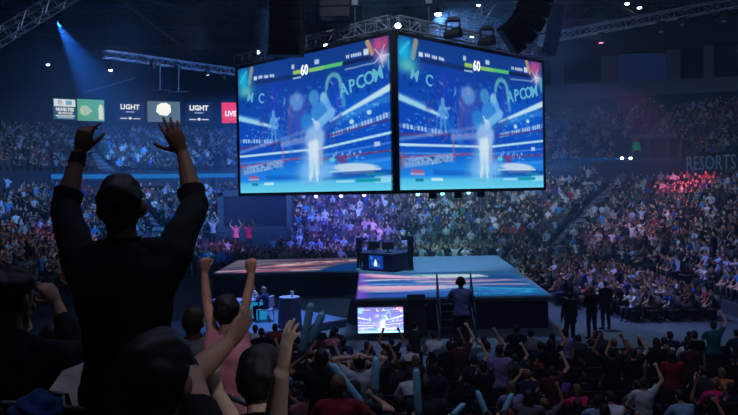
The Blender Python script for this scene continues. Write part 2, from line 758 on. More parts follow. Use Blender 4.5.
def stand_joints(S=1.0, lean=0.0, hipshift=0.0, foot=0.12):
    J = {}
    J['pelvis'] = (hipshift, 0, 0.95 * S)
    J['waist'] = (hipshift * 0.6, lean * 0.25, 1.12 * S)
    J['chest'] = (0, lean * 0.6, 1.31 * S)
    J['neck'] = (0, lean, 1.49 * S)
    J['head'] = (0, lean + 0.025, 1.63 * S)
    for s, n in ((-1, 'L'), (1, 'R')):
        J['sh' + n] = (s * 0.182 * S, lean * 0.9, 1.425 * S)
        J['hip' + n] = (s * 0.092 * S + hipshift, 0, 0.92 * S)
        J['kn' + n] = (s * (0.5 * foot + 0.05) * S, 0.025, 0.50 * S)
        J['an' + n] = (s * foot * S, -0.02, 0.085 * S)
        J['to' + n] = (s * (foot + 0.03) * S, 0.16 * S, 0.032)
    return J


def sit_joints(S=1.0, lean=0.0, spread=0.14):
    J = {}
    b = 0.50
    J['pelvis'] = (0, -0.02, b)
    J['waist'] = (0, -0.04 + lean * 0.3, b + 0.17 * S)
    J['chest'] = (0, -0.03 + lean * 0.7, b + 0.36 * S)
    J['neck'] = (0, 0.0 + lean, b + 0.53 * S)
    J['head'] = (0, 0.03 + lean * 1.1, b + 0.67 * S)
    for s, n in ((-1, 'L'), (1, 'R')):
        J['sh' + n] = (s * 0.18 * S, -0.005 + lean * 0.9, b + 0.465 * S)
        J['hip' + n] = (s * 0.095 * S, 0.02, b)
        J['kn' + n] = (s * spread * S, 0.42 * S, b + 0.02)
        J['an' + n] = (s * spread * S, 0.40 * S, 0.085)
        J['to' + n] = (s * (spread + 0.02) * S, 0.56 * S, 0.032)
    return J


def set_arm(J, n, target, hint, S=1.0, shrug=None):
    if shrug is not None:
        s = npv(J['sh' + n])
        s[2] += shrug
        s[0] *= 0.93
        J['sh' + n] = tuple(s)
    el, wr = ik(J['sh' + n], target, 0.29 * S, 0.255 * S, hint)
    J['el' + n], J['wr' + n] = el, wr


def pose(kind, S=1.0):
    """returns joints and hand settings for one everyday pose; the person faces +Y"""
    H = {}
    fist = dict(curl=(1.5, 1.5, 1.5, 1.5), thumb=0.2, tcurl=0.9)
    seated = kind.startswith('sit')
    J = sit_joints(S, {'sit_idle': -0.02, 'sit_clap': 0.05, 'sit_lean': 0.2}.get(kind, 0.02)) if seated else stand_joints(S)
    z = J['neck'][2]
    if kind == 'sit_idle':
        set_arm(J, 'L', (-0.13, 0.30, 0.60), (-1, -0.5, -0.3), S)
        set_arm(J, 'R', (0.11, 0.28, 0.60), (1, -0.5, -0.3), S)
    elif kind == 'sit_lean':
        set_arm(J, 'L', (-0.12, 0.44, 0.62), (-1, -0.5, 0), S)
        set_arm(J, 'R', (0.10, 0.46, 0.62), (1, -0.5, 0), S)
    elif kind in ('sit_clap', 'stand_clap'):
        y = 0.36
        set_arm(J, 'L', (-0.06, y, z - 0.12), (-1, -0.3, -0.8), S)
        set_arm(J, 'R', (0.06, y, z - 0.10), (1, -0.3, -0.8), S)
        H['L'] = dict(d=(0.25, 0.5, 0.9), pn=(1, 0, 0), side=(0, -1, 0.5))
        H['R'] = dict(d=(-0.25, 0.5, 0.9), pn=(-1, 0, 0), side=(0, -1, 0.5))
    elif kind == 'sit_onearm' or kind == 'stand_onearm':
        set_arm(J, 'L', (-0.20, 0.22, z - 0.45), (-1, -0.5, -0.3), S)
        set_arm(J, 'R', (0.27, 0.18, z + 0.42), (1, -0.1, 0), S, 0.05)
        H['R'] = fist
    elif kind in ('sit_armsup', 'stand_armsup'):
        set_arm(J, 'L', (-0.27, 0.14, z + 0.40), (-1, 0, 0), S, 0.05)
        set_arm(J, 'R', (0.25, 0.14, z + 0.43), (1, 0, 0), S, 0.05)
        H['L'] = dict(spread=0.5)
        H['R'] = fist
    elif kind == 'stand_headhands' or kind == 'sit_headhands':
        hd = J['head']
        set_arm(J, 'L', (-0.115, hd[1] + 0.02, hd[2] + 0.06), (-1, 0.3, 0.2), S, 0.04)
        set_arm(J, 'R', (0.115, hd[1] + 0.02, hd[2] + 0.06), (1, 0.3, 0.2), S, 0.04)
        H['L'] = dict(d=(0.85, -0.1, 0.5), pn=(0.5, 0, -0.9), side=(0, -1, 0))
        H['R'] = dict(d=(-0.85, -0.1, 0.5), pn=(-0.5, 0, -0.9), side=(0, -1, 0))
    elif kind == 'sit_phone' or kind == 'stand_phone':
        set_arm(J, 'L', (-0.07, 0.36, z + 0.06), (-1, -0.3, -0.8), S)
        set_arm(J, 'R', (0.07, 0.36, z + 0.06), (1, -0.3, -0.8), S)
        H['L'] = dict(curl=(0.9, 0.9, 0.9, 0.9), d=(0.2, 0.3, 1), pn=(0.7, 0.6, 0))
        H['R'] = dict(curl=(0.9, 0.9, 0.9, 0.9), d=(-0.2, 0.3, 1), pn=(-0.7, 0.6, 0))
    elif kind == 'stand_crossed':
        set_arm(J, 'L', (0.08, 0.19, z - 0.28), (-1, 0.2, -0.8), S)
        set_arm(J, 'R', (-0.08, 0.22, z - 0.25), (1, 0.2, -0.8), S)
    else:  # stand_idle
        set_arm(J, 'L', (-0.25, 0.06, 0.88 * S), (-0.4, -1, 0), S)
        set_arm(J, 'R', (0.25, 0.06, 0.88 * S), (0.4, -1, 0), S)
        H['L'] = dict(pn=(1, 0, 0), side=(0, 1, 0))
        H['R'] = dict(pn=(-1, 0, 0), side=(0, 1, 0))
    return J, H


class Kit:
    """the meshes of one body in one pose"""
    pass


def make_kit(J, H, S=1.0, fine=False, voxel=0.02, smooth=4, sleeve=0.55, legs=2.0, hair='short', girth=1.0, seg=10, hairvol=0.014, shirt_off=None, name='person', wrinkle=None, far=False):
    k = Kit()
    body, bones, hfr = build_body(J, S, fine, voxel, smooth, H, girth, seg)
    v, reg = regions(body, bones, hfr, sleeve, legs, hair, J)
    k.reg, k.v, k.frame, k.J = reg, v, hfr, J
    k.body = body
    if far:
        return k
    so = (0.012 if fine else 0.016) if shirt_off is None else shirt_off
    wr = (0.0028 if fine else 0.003) if wrinkle is None else wrinkle
    k.shirt = extract(body, reg['shirt'], so + wr, 'shirt', wr, 34.0)
    k.trousers = extract(body, reg['trousers'], so * 0.8 + 0.002, 'trousers', 0.002, 28.0)
    k.shoeL = extract(body, reg['shoeL'], 0.009, 'shoe')
    k.shoeR = extract(body, reg['shoeR'], 0.009, 'shoe')
    if hair == 'long':
        k.hair = long_hair(hfr, 0.012 if fine else 0.02)
    elif hair == 'none':
        k.hair = None
    else:
        # short hair: a shell that thins out to its edge
        hd, hr, hfw, hu, S_ = hfr
        q = v - hd
        z = q @ hu / S_
        tp = np.clip((z + 0.10) / 0.10, 0.25, 1.0)
        k.hair = extract(body, reg['hair'], hairvol * S_, 'hair', 0.0035 * S_ if fine else 0.003, 75.0 if fine else 40.0, taper=tp)
    for me, m in ((k.body, M_SKIN), (k.shirt, M_CLOTH), (k.trousers, M_CLOTH), (k.shoeL, M_SHOE), (k.shoeR, M_SHOE), (k.hair, M_HAIR)):
        if me is not None:
            me.materials.clear()
            me.materials.append(m)
            me.polygons.foreach_set('use_smooth', [True] * len(me.polygons))
    return k


def eyes(root, hfr, parent_color=(0.02, 0.015, 0.012)):
    hd, hr, hf, hu, S = hfr
    for s in (-1, 1):
        mb = MB()
        mb.ball(hd + hr * (s * 0.031 * S) + hf * 0.076 * S + hu * 0.004 * S, (0.012 * S,) * 3, 10, 8)
        mb.build('eye', M_EYE, root, smooth=True)


M_EYE = mat('eye', (0.6, 0.6, 0.6), 0.2)

SKINS = [rgb(224, 172, 140), rgb(205, 150, 118), rgb(186, 130, 98), rgb(150, 100, 72), rgb(110, 72, 50), rgb(232, 190, 162)]
HAIRC = [rgb(28, 22, 20), rgb(38, 28, 22), rgb(60, 42, 30), rgb(22, 20, 22), rgb(120, 88, 55), rgb(48, 36, 28)]


def place_person(kit, loc, rz, label, group=None, skin=None, shirt=(0.1, 0.1, 0.1), trousers=(0.02, 0.025, 0.04), hair=None, shoes=(0.03, 0.03, 0.03), scale=1.0, parts=('shirt', 'trousers', 'shoeL', 'shoeR', 'hair'), hair_mesh=None, name='person'):
    o = link(name, kit.body)
    o.location = loc
    o.rotation_euler = (0, 0, rz)
    o.scale = (scale,) * 3
    o.color = (*(skin or random.choice(SKINS)), 1)
    tag(o, label, 'person', group)
    for p in parts:
        me = getattr(kit, p)
        if p == 'hair' and hair_mesh is not None:
            me = hair_mesh
        if me is None or len(me.polygons) == 0:
            continue
        c = link('shoe' if p.startswith('shoe') else p, me, o)
        c.color = (*{'shirt': shirt, 'trousers': trousers, 'shoeL': shoes, 'shoeR': shoes, 'hair': hair or random.choice(HAIRC)}[p], 1)
    return o
# ------------------------------------------------------------------ the hall
M_CONC = mat('concrete', rgb(70, 72, 78), 0.9, noise=0.25, nscale=1.5, bump=0.1)
M_TERR = mat('terrace_concrete', rgb(62, 64, 70), 0.9, noise=0.3, nscale=0.8)
M_AISLE = mat('aisle_concrete', rgb(120, 124, 132), 0.85, noise=0.2, nscale=2)
M_FLOOR = mat('arena_floor', rgb(74, 80, 90), 0.65, noise=0.12, nscale=0.6)
M_WALL = mat('dark_wall', rgb(30, 31, 37), 0.9, noise=0.15, nscale=0.5)
M_CEIL = mat('ceiling_black', rgb(16, 16, 20), 0.95, noise=0.2, nscale=0.4)
M_STEEL = mat('dark_steel', rgb(60, 62, 68), 0.55, 0.4, noise=0.15)
M_ALU = mat('truss_aluminium', rgb(150, 155, 165), 0.4, 0.7, noise=0.1, nscale=5)
M_BLACK = mat('black_paint', rgb(18, 18, 20), 0.6, noise=0.2, nscale=5)
M_DRAPE = mat('black_drape', rgb(22, 25, 34), 0.95, noise=0.3, nscale=3)
M_FASCIA = mat('fascia_blue', rgb(34, 42, 60), 0.6, noise=0.1)
M_GLASSY = mat('dark_glass', rgb(20, 26, 36), 0.08, spec=0.6)
M_RAIL = mat('rail_metal', rgb(130, 134, 142), 0.35, 0.8)

CX, CY0, CY1, R0 = 6.0, 14.0, 39.0, 8.0
ROW_D, ROW_H, NROW, Z_FRONT = 0.95, 0.31, 18, 0.5
UP_D, UP_H, UP_N, UP_Z = 0.95, 0.33, 16, 7.0
D_LOW = ROW_D * NROW + 0.2


def bowl_samples(n_arc=22, n_str=10):
    """(core point, outward normal) along the bowl from near left round the far end to near right"""
    out = []
    for i in range(n_str):
        out.append(((-CX, CY0 + (CY1 - CY0) * i / n_str), (-1.0, 0.0)))
    for i in range(n_arc + 1):
        a = PI - (PI / 2) * i / n_arc
        out.append(((-CX, CY1), (math.cos(a), math.sin(a))))
    for i in range(n_arc + 1):
        a = PI / 2 - (PI / 2) * i / n_arc
        out.append(((CX, CY1), (math.cos(a), math.sin(a))))
    for i in range(1, n_str + 1):
        out.append(((CX, CY1 - (CY1 - CY0) * i / n_str), (1.0, 0.0)))
    return out


BS = bowl_samples()


def bp(s, d, z):
    (cx, cy), (nx, ny) = s
    return (cx + nx * (R0 + d), cy + ny * (R0 + d), z)


def ring_mesh(name, profile, m):
    """sweeps a (offset, height) profile round the bowl"""
    vs, fs = [], []
    k = len(profile)
    for s in BS:
        for d, z in profile:
            vs.append(bp(s, d, z))
    for i in range(len(BS) - 1):
        for j in range(k - 1):
            a = i * k + j
            fs.append((a, a + 1, a + k + 1, a + k))
    me = bpy.data.meshes.new(name)
    me.from_pydata(vs, [], fs)
    me.materials.append(m)
    return link(name, me)


prof = [(0.0, 0.0), (0.0, Z_FRONT)]
for k in range(NROW):
    z = Z_FRONT + ROW_H * k
    if k:
        prof.append((ROW_D * k, z))
    prof.append((ROW_D * (k + 1), z))
prof.append((D_LOW, Z_FRONT + ROW_H * (NROW - 1)))
struct(ring_mesh('floor_terrace_lower', prof, M_TERR))
Z_LOWTOP = Z_FRONT + ROW_H * (NROW - 1)
FZ0, FZ1 = Z_LOWTOP + 0.05, UP_Z + 0.1
struct(ring_mesh('wall_fascia', [(D_LOW, Z_LOWTOP), (D_LOW, FZ1), (D_LOW + 0.15, FZ1), (D_LOW + 0.15, UP_Z)], M_FASCIA))
prof = []
for k in range(UP_N):
    z = UP_Z + UP_H * k
    prof.append((D_LOW + 0.15 + UP_D * k, z))
    prof.append((D_LOW + 0.15 + UP_D * (k + 1), z))
struct(ring_mesh('floor_terrace_upper', prof, M_TERR))
D_BACK = D_LOW + 0.15 + UP_D * UP_N + 0.3
Z_UPTOP = UP_Z + UP_H * (UP_N - 1)
Z_CEIL = 22.0
struct(ring_mesh('wall_back', [(D_BACK - 0.3, Z_UPTOP), (D_BACK, Z_UPTOP), (D_BACK, Z_CEIL)], M_WALL))
# rear and side closure behind the camera, floor, ceiling
mb = MB()
mb.slab([(-46, -6), (46, -6), (46, 86), (-46, 86)], -0.3, 0.0)
struct(mb.build('floor', M_FLOOR))
mb = MB()
mb.slab([(-46, -6), (46, -6), (46, 86), (-46, 86)], Z_CEIL, Z_CEIL + 0.3)
struct(mb.build('ceiling', M_CEIL))
mb = MB()
mb.slab([(-46, -6.2), (46, -6.2), (46, -6), (-46, -6)], 0, Z_CEIL)
struct(mb.build('wall_rear', M_WALL))
for s, n in ((-1, 'left'), (1, 'right')):
    mb = MB()
    mb.slab([(s * 45, -6), (s * 45.3, -6), (s * 45.3, 20), (s * 45, 20)], 0, Z_CEIL)
    struct(mb.build('wall_' + n, M_WALL))

# ceiling steel: each roof beam is a truss of its own
for i, y in enumerate((34, 42, 50, 58, 66, 74, 82)):
    t = truss_mb((-44, y, 20.6), (44, y, 20.6), 1.5, 3.0, 0.10, 0.06)
    o = t.build('trim_%d' % (i + 1), M_STEEL)
    struct(o)
for i, x in enumerate((-30, -18, -6, 6, 18, 30)):
    mb = MB()
    mb.box((x, 50, 19.7), (0.28, 72, 0.4))
    struct(mb.build('trim_%d' % (i + 20), M_STEEL))
mb = MB()
for y0, y1, x0, x1 in ((44, 60, -24, -10), (52, 70, -6, 10), (50, 66, 14, 26), (60, 78, -30, -20)):
    mb.tube((x0, y0, 19.2), (x1, y1, 19.2), 0.18, seg=8)
tag(mb.build('ventilation_duct', M_STEEL), 'thin round steel ducts running under the dark roof', 'duct')


# ------------------------------------------------------------------ where a row runs
def wall_hit(px, R):
    """the point (x, y) on the bowl's curve at offset R (from the far corner centres) along the photo column px"""
    d = ray(px, 190)
    sx = d.x
    best = None
    for y in np.arange(20, 95, 0.05):
        x = sx * y
        cx = max(-CX, min(CX, x))
        cy = min(y, CY1)
        r = math.hypot(x - cx, y - cy) - R0
        if r >= R:
            best = (x, y)
            break
    return best


def wall_quad(px0, px1, py0, py1, R, pyr=None):
    """four corners on the curve at offset R spanning photo columns px0..px1 and rows py0 (top)..py1 (bottom)"""
    a, b = wall_hit(px0, R), wall_hit(px1, R)
    out = []
    for (x, y), px, pys in ((a, px0, (py0, py1)), (b, px1, pyr or (py0, py1))):
        for py in pys:
            d = ray(px, py)
            out.append(Vector((x, y, CAM_Z + d.z * y)))
    return out  # top-left, bottom-left, top-right, bottom-right


def panel_frame(q):
    tl, bl, tr, br = q
    x = (tr - tl)
    x.z = 0
    w = x.length
    zt, zb = (tl.z + tr.z) / 2, (bl.z + br.z) / 2
    c = (tl + tr + bl + br) / 4
    M = frame_matrix(c, x, (0, 0, 1))
    return M, w, zt - zb


# ------------------------------------------------------------------ LED boards on the far left wall
def board(name, label, q, base, parts, cat='sign', group=None, strength=1.0):
    M, w, h = panel_frame(q)
    o = empty(name, (0, 0, 0), label, cat, group)
    o.matrix_world = M
    mb = MB()
    mb.box((0, 0, -0.08), (w + 0.12, h + 0.12, 0.14), bevel=0.02)
    mb.build('casing', M_BLACK, o)
    mb = MB()
    mb.box((0, 0, 0.0), (w, h, 0.03))
    mb.build('display', mat_emit('board_' + name, base, strength), o)
    for me_fn in parts:
        me_fn(o, w, h)
    return o


def lettering(body, size, color, dx, dy, strength=1.0, bold=0.0, xs=1.0):
    def f(o, w, h):
        me = text_mesh(body, size * h, mat_emit('letters', color, strength), 0.004, bold=bold * h)
        t = link('lettering', me, o, (dx * w, dy * h, 0.03))
        t.scale = (xs, 1, 1)
    return f


def patch(name, pts, color, strength=1.0):
    def f(o, w, h):
        mb = MB()
        mb.prism([(x * w, y * h, 0.02) for x, y in pts], (0, 0, 0.015))
        mb.build(name, mat_emit(name, color, strength), o)
    return f


def rect(x0, x1, y0, y1):
    return [(x0, y0), (x1, y0), (x1, y1), (x0, y1)]


def disc(cx, cy, rx, ry, n=24):
    return [(cx + rx * math.cos(2 * PI * k / n), cy + ry * math.sin(2 * PI * k / n)) for k in range(n)]


RB = D_BACK - 0.5
board('advert_board', 'white and blue lettered advert board, leftmost of the lit boards on the far wall', wall_quad(55.5, 78.5, 98.5, 119.5, RB), rgb(36, 84, 118), [
    patch('banner', rect(-0.46, 0.46, 0.12, 0.46), rgb(226, 240, 250)),
    patch('emblem', disc(-0.2, 0.30, 0.10, 0.13), rgb(40, 70, 120)),
    patch('emblem', rect(0.05, 0.32, 0.2, 0.4), rgb(96, 160, 210)),
    lettering('NOVELTIES', 0.22, rgb(240, 246, 255), 0.0, -0.03, 1.1, 0.008, 0.74),
    lettering('BEVERAGE', 0.14, rgb(230, 240, 250), 0.02, -0.2, 1.0, 0.005, 1.0),
    patch('caption', rect(-0.4, 0.42, -0.36, -0.29), rgb(200, 222, 235)),
    patch('caption', rect(-0.34, 0.38, -0.44, -0.39), rgb(170, 200, 220))], strength=1.1)
board('advert_board', 'green advert board with a pale bottle shape behind the raised left hand', wall_quad(79.5, 106.5, 99.5, 121, RB), rgb(92, 176, 142), [
    patch('bottle', [(0.28, -0.42), (0.46, -0.42), (0.46, 0.12), (0.41, 0.28), (0.33, 0.28), (0.28, 0.12)], rgb(222, 240, 226)),
    patch('blot', disc(-0.22, -0.02, 0.2, 0.24), rgb(178, 216, 190)),
    lettering('fresh', 0.26, rgb(236, 246, 238), -0.18, -0.02, 1.0, 0.006)], strength=1.0)
for px0, px1, py0, py1, lab in ((118, 146, 101, 121.5, 'dark blue board reading LIGHT, between the two raised hands'),
                                (187.5, 214, 102, 122.5, 'dark blue board reading LIGHT, next to the red board')):
    board('light_board', lab, wall_quad(px0, px1, py0, py1, RB), rgb(16, 27, 62), [
        lettering('LIGHT', 0.34, rgb(236, 242, 250), 0.0, 0.2, 1.1, 0.012, 0.95),
        patch('caption', rect(-0.16, 0.16, -0.06, 0.0), rgb(150, 165, 195)),
        patch('caption', rect(-0.36, -0.1, -0.38, -0.33), rgb(210, 220, 235)),
        patch('caption', rect(0.1, 0.36, -0.38, -0.33), rgb(210, 220, 235)),
        patch('emblem', disc(0.0, -0.34, 0.06, 0.07), rgb(220, 228, 240))], strength=0.9)
board('advert_board', 'grey board with a bright white shape behind the raised right hand', wall_quad(149.5, 182, 101.5, 122, RB), rgb(92, 118, 132), [
    patch('bright_shape', [(-0.24, 0.0), (-0.2, 0.3), (-0.08, 0.42), (0.08, 0.44), (0.2, 0.32), (0.22, 0.02), (0.1, -0.2), (-0.12, -0.16)], rgb(246, 250, 250), 1.2)], strength=0.95)
board('live_board', 'red board with white letters, beside the left screen edge', wall_quad(223.5, 243, 102.5, 123, RB), rgb(226, 58, 92), [
    lettering('LIVE', 0.34, rgb(255, 235, 240), -0.05, -0.05, 1.2, 0.014, 0.85)], strength=1.05)

# blue ribbon board along the left fascia
def ribbon(px0, px1, z0, z1, name, label, color, strength, n=30):
    mb = MB()
    pts = [wall_hit(px0 + (px1 - px0) * i / n, D_LOW - 0.12) for i in range(n + 1)]
    for (a, b) in zip(pts[:-1], pts[1:]):
        n2 = Vector((a[1] - b[1], b[0] - a[0], 0)).normalized() * 0.1
        if n2.y < 0:
            n2 = -n2
        mb.prism([(a[0], a[1], z0), (b[0], b[1], z0), (b[0], b[1], z1), (a[0], a[1], z1)], n2)
    return tag(mb.build(name, mat_emit(name, color, strength)), label, 'sign')


ribbon(52, 236, 6.5, 6.85, 'ribbon_board', 'thin glowing blue ribbon board along the fascia behind the cheering man', rgb(24, 116, 210), 0.85)

# writing on the fascia
M_SIGNL = mat_emit('sign_letters_dim', rgb(80, 112, 150), 0.28)
for body, px0, px1, py, size, lab in (('MANDALAY BAY', 543, 591, 168.5, 0.62, 'pale MANDALAY BAY letters on the fascia right of the screens'),
                                      ('RESORTS', 688, 737, 163.5, 1.25, 'large RESORTS letters on the fascia above the pink lit crowd')):
    a, b = wall_hit(px0, D_LOW - 0.06), wall_hit(px1, D_LOW - 0.06)
    me = text_mesh(body, size, M_SIGNL, 0.02, name='letters')
    xs = [v.co.x for v in me.vertices]
    w = max(xs) - min(xs)
    L = math.hypot(b[0] - a[0], b[1] - a[1])
    mid = Vector(((a[0] + b[0]) / 2, (a[1] + b[1]) / 2, 0))
    dd = ray((px0 + px1) / 2, py)
    x, y = mid.x, mid.y
    rr = math.hypot(x - CX, y - CY1)
    k = (R0 + D_LOW - (0.4 if body[0] == 'M' else 0.3)) / rr
    x, y = CX + (x - CX) * k, CY1 + (y - CY1) * k
    o = link('fascia_lettering', me)
    o.matrix_world = frame_matrix((x, y, CAM_Z + dd.z * y), (b[0] - a[0], b[1] - a[1], 0), (0, 0, 1)) @ Matrix.Diagonal((L / w, 1.25 if body[0] == 'R' else 1.1, 1, 1))
    tag(o, lab, 'lettering')

# ------------------------------------------------------------------ suites on the upper right
def wall_box(name, q, depth, m, parent=None):
    tl, bl, tr, br = q
    nrm_ = Vector((tr.y - tl.y, -(tr.x - tl.x), 0)).normalized()
    if nrm_.y > 0:
        nrm_ = -nrm_
    mb = MB()
    mb.prism([tl, tr, br, bl], nrm_ * depth)
    return mb.build(name, m, parent)


M_SUITE = mat('suite_wall', rgb(86, 88, 96), 0.8, noise=0.1)
M_SUITE_LIT = mat_emit('suite_blue_light', rgb(22, 36, 70), 0.55)
struct(wall_box('wall_suite_front', wall_quad(548, 760, 86, 100, D_BACK - 0.9, (76, 91)), 0.7, M_SUITE))
struct(wall_box('wall_suite_header', wall_quad(548, 760, 42, 62, D_BACK - 0.9, (16, 40)), 0.5, M_WALL))
for i, (x0, x1, lab) in enumerate(((552, 566, ''), (603, 619, ''), (668, 682, ''), (706, 716, ''))):
    struct(wall_box('wall_suite_pier_%d' % (i + 1), wall_quad(x0, x1, 62 - (x0 - 548) * 0.1, 90 - (x0 - 548) * 0.045, D_BACK - 0.9), 0.4, M_SUITE))
for i, (x0, x1, m) in enumerate(((566, 603, M_GLASSY), (619, 668, M_SUITE_LIT), (682, 706, M_GLASSY), (716, 745, M_GLASSY))):
    yt = 61 - (x0 - 548) * 0.105
    o = wall_box('window_%d' % (i + 1), wall_quad(x0, x1, yt, 90 - (x0 - 548) * 0.045, D_BACK - 0.5), 0.05, m)
    struct(o)

# vomitory with pale columns on the upper right, its light beam spot and rail
q = wall_quad(640, 680, 137, 163, D_LOW + 1.4)
struct(wall_box('wall_vomitory_back', q, 0.1, M_BLACK))
struct(wall_box('wall_vomitory_lintel', wall_quad(636, 682, 134.5, 139, D_LOW + 0.9), 0.9, M_CONC))
struct(wall_box('wall_vomitory_sill', wall_quad(640, 684, 158, 163, D_LOW + 0.3), 0.4, M_CONC))
for i, (x0, x1) in enumerate(((649.5, 651.5), (669.5, 671.5), (681, 684))):
    struct(wall_box('column_%d' % (i + 1), wall_quad(x0, x1, 138, 160, D_LOW + 0.6), 0.35, M_CONC))

# portal with dark curtain in the far left of the lower bowl
PORT = (P(223, 190, 53.5), P(286, 190, 53.5))
px0, px1 = PORT[0].x, PORT[1].x
pt, pb = P(255, 196, 53.5).z, 0.0
mb = MB()
mb.box(((px0 + px1) / 2, 53.75, (pt + pb) / 2), (px1 - px0, 0.2, pt - pb))
portal = mb.build('door_1', mat('portal_curtain', rgb(24, 31, 48), 0.95, noise=0.15, nscale=2))
struct(portal)
mb = MB()
mb.box((px0 - 0.2, 54.3, (pt + pb) / 2 + 0.15), (0.4, 1.8, pt - pb + 0.3))
mb.box((px1 + 0.2, 54.3, (pt + pb) / 2 + 0.15), (0.4, 1.8, pt - pb + 0.3))
mb.box(((px0 + px1) / 2, 54.3, pt + 0.2), (px1 - px0 + 0.8, 1.8, 0.4))
struct(mb.build('trim_30', M_CONC))
PORTAL_BOX = (px0 - 0.6, px1 + 0.6, 44.0, 58.0)
# ------------------------------------------------------------------ far audience: seats and people in the bowl
M_CROWD = mat_attr('crowd_clothes_and_skin')
M_FARSEAT = mat('far_seat', rgb(74, 70, 66), 0.7, noise=0.2)

AISLE_ANG = [20, 54, 126, 152]       # radial aisles round the two far corners (degrees)
AISLE_Y = [33.0, 21.0]                         # and across the straight sides


def aisle_at(core, nrm_, d):
    """distance to the nearest aisle line at this place"""
    x, y = core[0] + nrm_[0] * (R0 + d), core[1] + nrm_[1] * (R0 + d)
    best = 9.0
    for a in AISLE_ANG:
        a = math.radians(a)
        c = (CX, CY1) if math.cos(a) > 0 else (-CX, CY1)
        dx, dy = x - c[0], y - c[1]
        u = dx * math.cos(a) + dy * math.sin(a)
        if u > 0:
            best = min(best, abs(-dx * math.sin(a) + dy * math.cos(a)))
    for yy in AISLE_Y:
        if y < CY1 - 2:
            best = min(best, abs(y - yy))
    return best


def row_places(d, pitch=0.50):
    """positions along a row at offset d: (x, y, outward normal angle)"""
    out = []
    r = R0 + d
    n = int((CY1 - CY0) / pitch)
    for i in range(n):
        out.append(((-CX, CY0 + i * pitch), (-1.0, 0.0)))
    n = int(r * PI / 2 / pitch)
    for i in range(n):
        a = PI - (PI / 2) * (i + 0.5) / n
        out.append(((-CX, CY1), (math.cos(a), math.sin(a))))
    n = int(2 * CX / pitch)
    for i in range(n):
        out.append(((-CX + (i + 0.5) * 2 * CX / n, CY1), (0.0, 1.0)))
    n = int(r * PI / 2 / pitch)
    for i in range(n):
        a = PI / 2 - (PI / 2) * (i + 0.5) / n
        out.append(((CX, CY1), (math.cos(a), math.sin(a))))
    n = int((CY1 - CY0) / pitch)
    for i in range(n):
        out.append(((CX, CY1 - i * pitch), (1.0, 0.0)))
    return out


far_seats, far_people, pit_people = [], [], []


def in_view(x, y, m=0.62):
    return y > 4 and abs(x) < m * y + 1.5


def blocked(x, y, d, upper):
    p = PORTAL_BOX
    if not upper and p[0] < x < p[1] and p[2] < y < p[3]:
        # people stand in front of the portal's foot, none on its roof line
        return y > 48.2
    if upper:
        pr = project((x, y, 9.0))
        if pr and 612 < pr[0] < 690 and d < D_LOW + 4.2:
            return True
    return False


for upper, nrow, d0, rd, z0, rh in ((False, NROW, 0.0, ROW_D, Z_FRONT, ROW_H), (True, UP_N, D_LOW + 0.15, UP_D, UP_Z, UP_H)):
    for k in range(nrow if upper else nrow - 3):
        d = d0 + rd * k + 0.55
        z = z0 + rh * k
        for core, nn in row_places(d):
            x, y = core[0] + nn[0] * (R0 + d), core[1] + nn[1] * (R0 + d)
            if upper and k > (11 if x < 0 else 15):
                continue
            if not in_view(x, y) or blocked(x, y, d, upper):
                continue
            if aisle_at(core, nn, d) < 0.62:
                continue
            ang = math.atan2(-nn[0], nn[1])    # facing inwards: local +Y -> -normal
            rz = math.atan2(nn[0], -nn[1])
            far_seats.append((x + nn[0] * 0.1, y + nn[1] * 0.1, z, rz))
            empt = 0.10 if not upper else 0.12
            pr = project((x, y, z + 1))
            if pr and 540 < pr[0] < 600 and 195 < pr[1] < 225:
                empt = 0.45
            if RNG.random() > empt:
                far_people.append((x + RNG.normal(0, 0.04), y + RNG.normal(0, 0.04), z, rz + RNG.normal(0, 0.25)))

# floor seats at the right of the stage
for i in range(8):
    for j in range(38):
        x, y = 8.4 + i * 0.74, 27.6 + j * 0.52
        cx, cy = max(-CX, min(CX, x)), min(y, CY1)
        if math.hypot(x - cx, y - cy) > R0 - 1.0 and (y > CY1 or x > CX + R0 - 1.0):
            continue
        if not in_view(x, y) or (x < 9.4 and y < 30.5):
            continue
        rz = math.atan2(-(2 - x), 36 - y) if False else PI / 2
        far_seats.append((x, y, 0.0, rz))
        if RNG.random() < 0.96:
            far_people.append((x, y, 0.0, rz + RNG.normal(0, 0.3)))
# front ranks in the pit behind the stage
for i in range(4):
    for j in range(44):
        x, y = -11.5 + j * 0.52, 43.9 + i * 0.72
        if math.hypot(max(0, abs(x) - CX), max(0, y - CY1)) < R0 - 0.45:
            if RNG.random() < 0.9:
                pit_people.append((x + RNG.normal(0, 0.08), y + RNG.normal(0, 0.06), 0.0, PI + RNG.normal(0, 0.3)))


def mesh_arrays(me):
    me.calc_loop_triangles()
    n = len(me.vertices)
    v = np.empty(n * 3)
    me.vertices.foreach_get('co', v)
    t = np.empty(len(me.loop_triangles) * 3, dtype=np.int32)
    me.loop_triangles.foreach_get('vertices', t)
    return v.reshape(-1, 3), t.reshape(-1, 3)


def decimated(me, ratio):
    o = bpy.data.objects.new('tmp', me)
    COL.objects.link(o)
    md = o.modifiers.new('d', 'DECIMATE')
    md.ratio = ratio
    dg = bpy.context.evaluated_depsgraph_get()
    out = bpy.data.meshes.new_from_object(o.evaluated_get(dg))
    bpy.data.objects.remove(o)
    return out


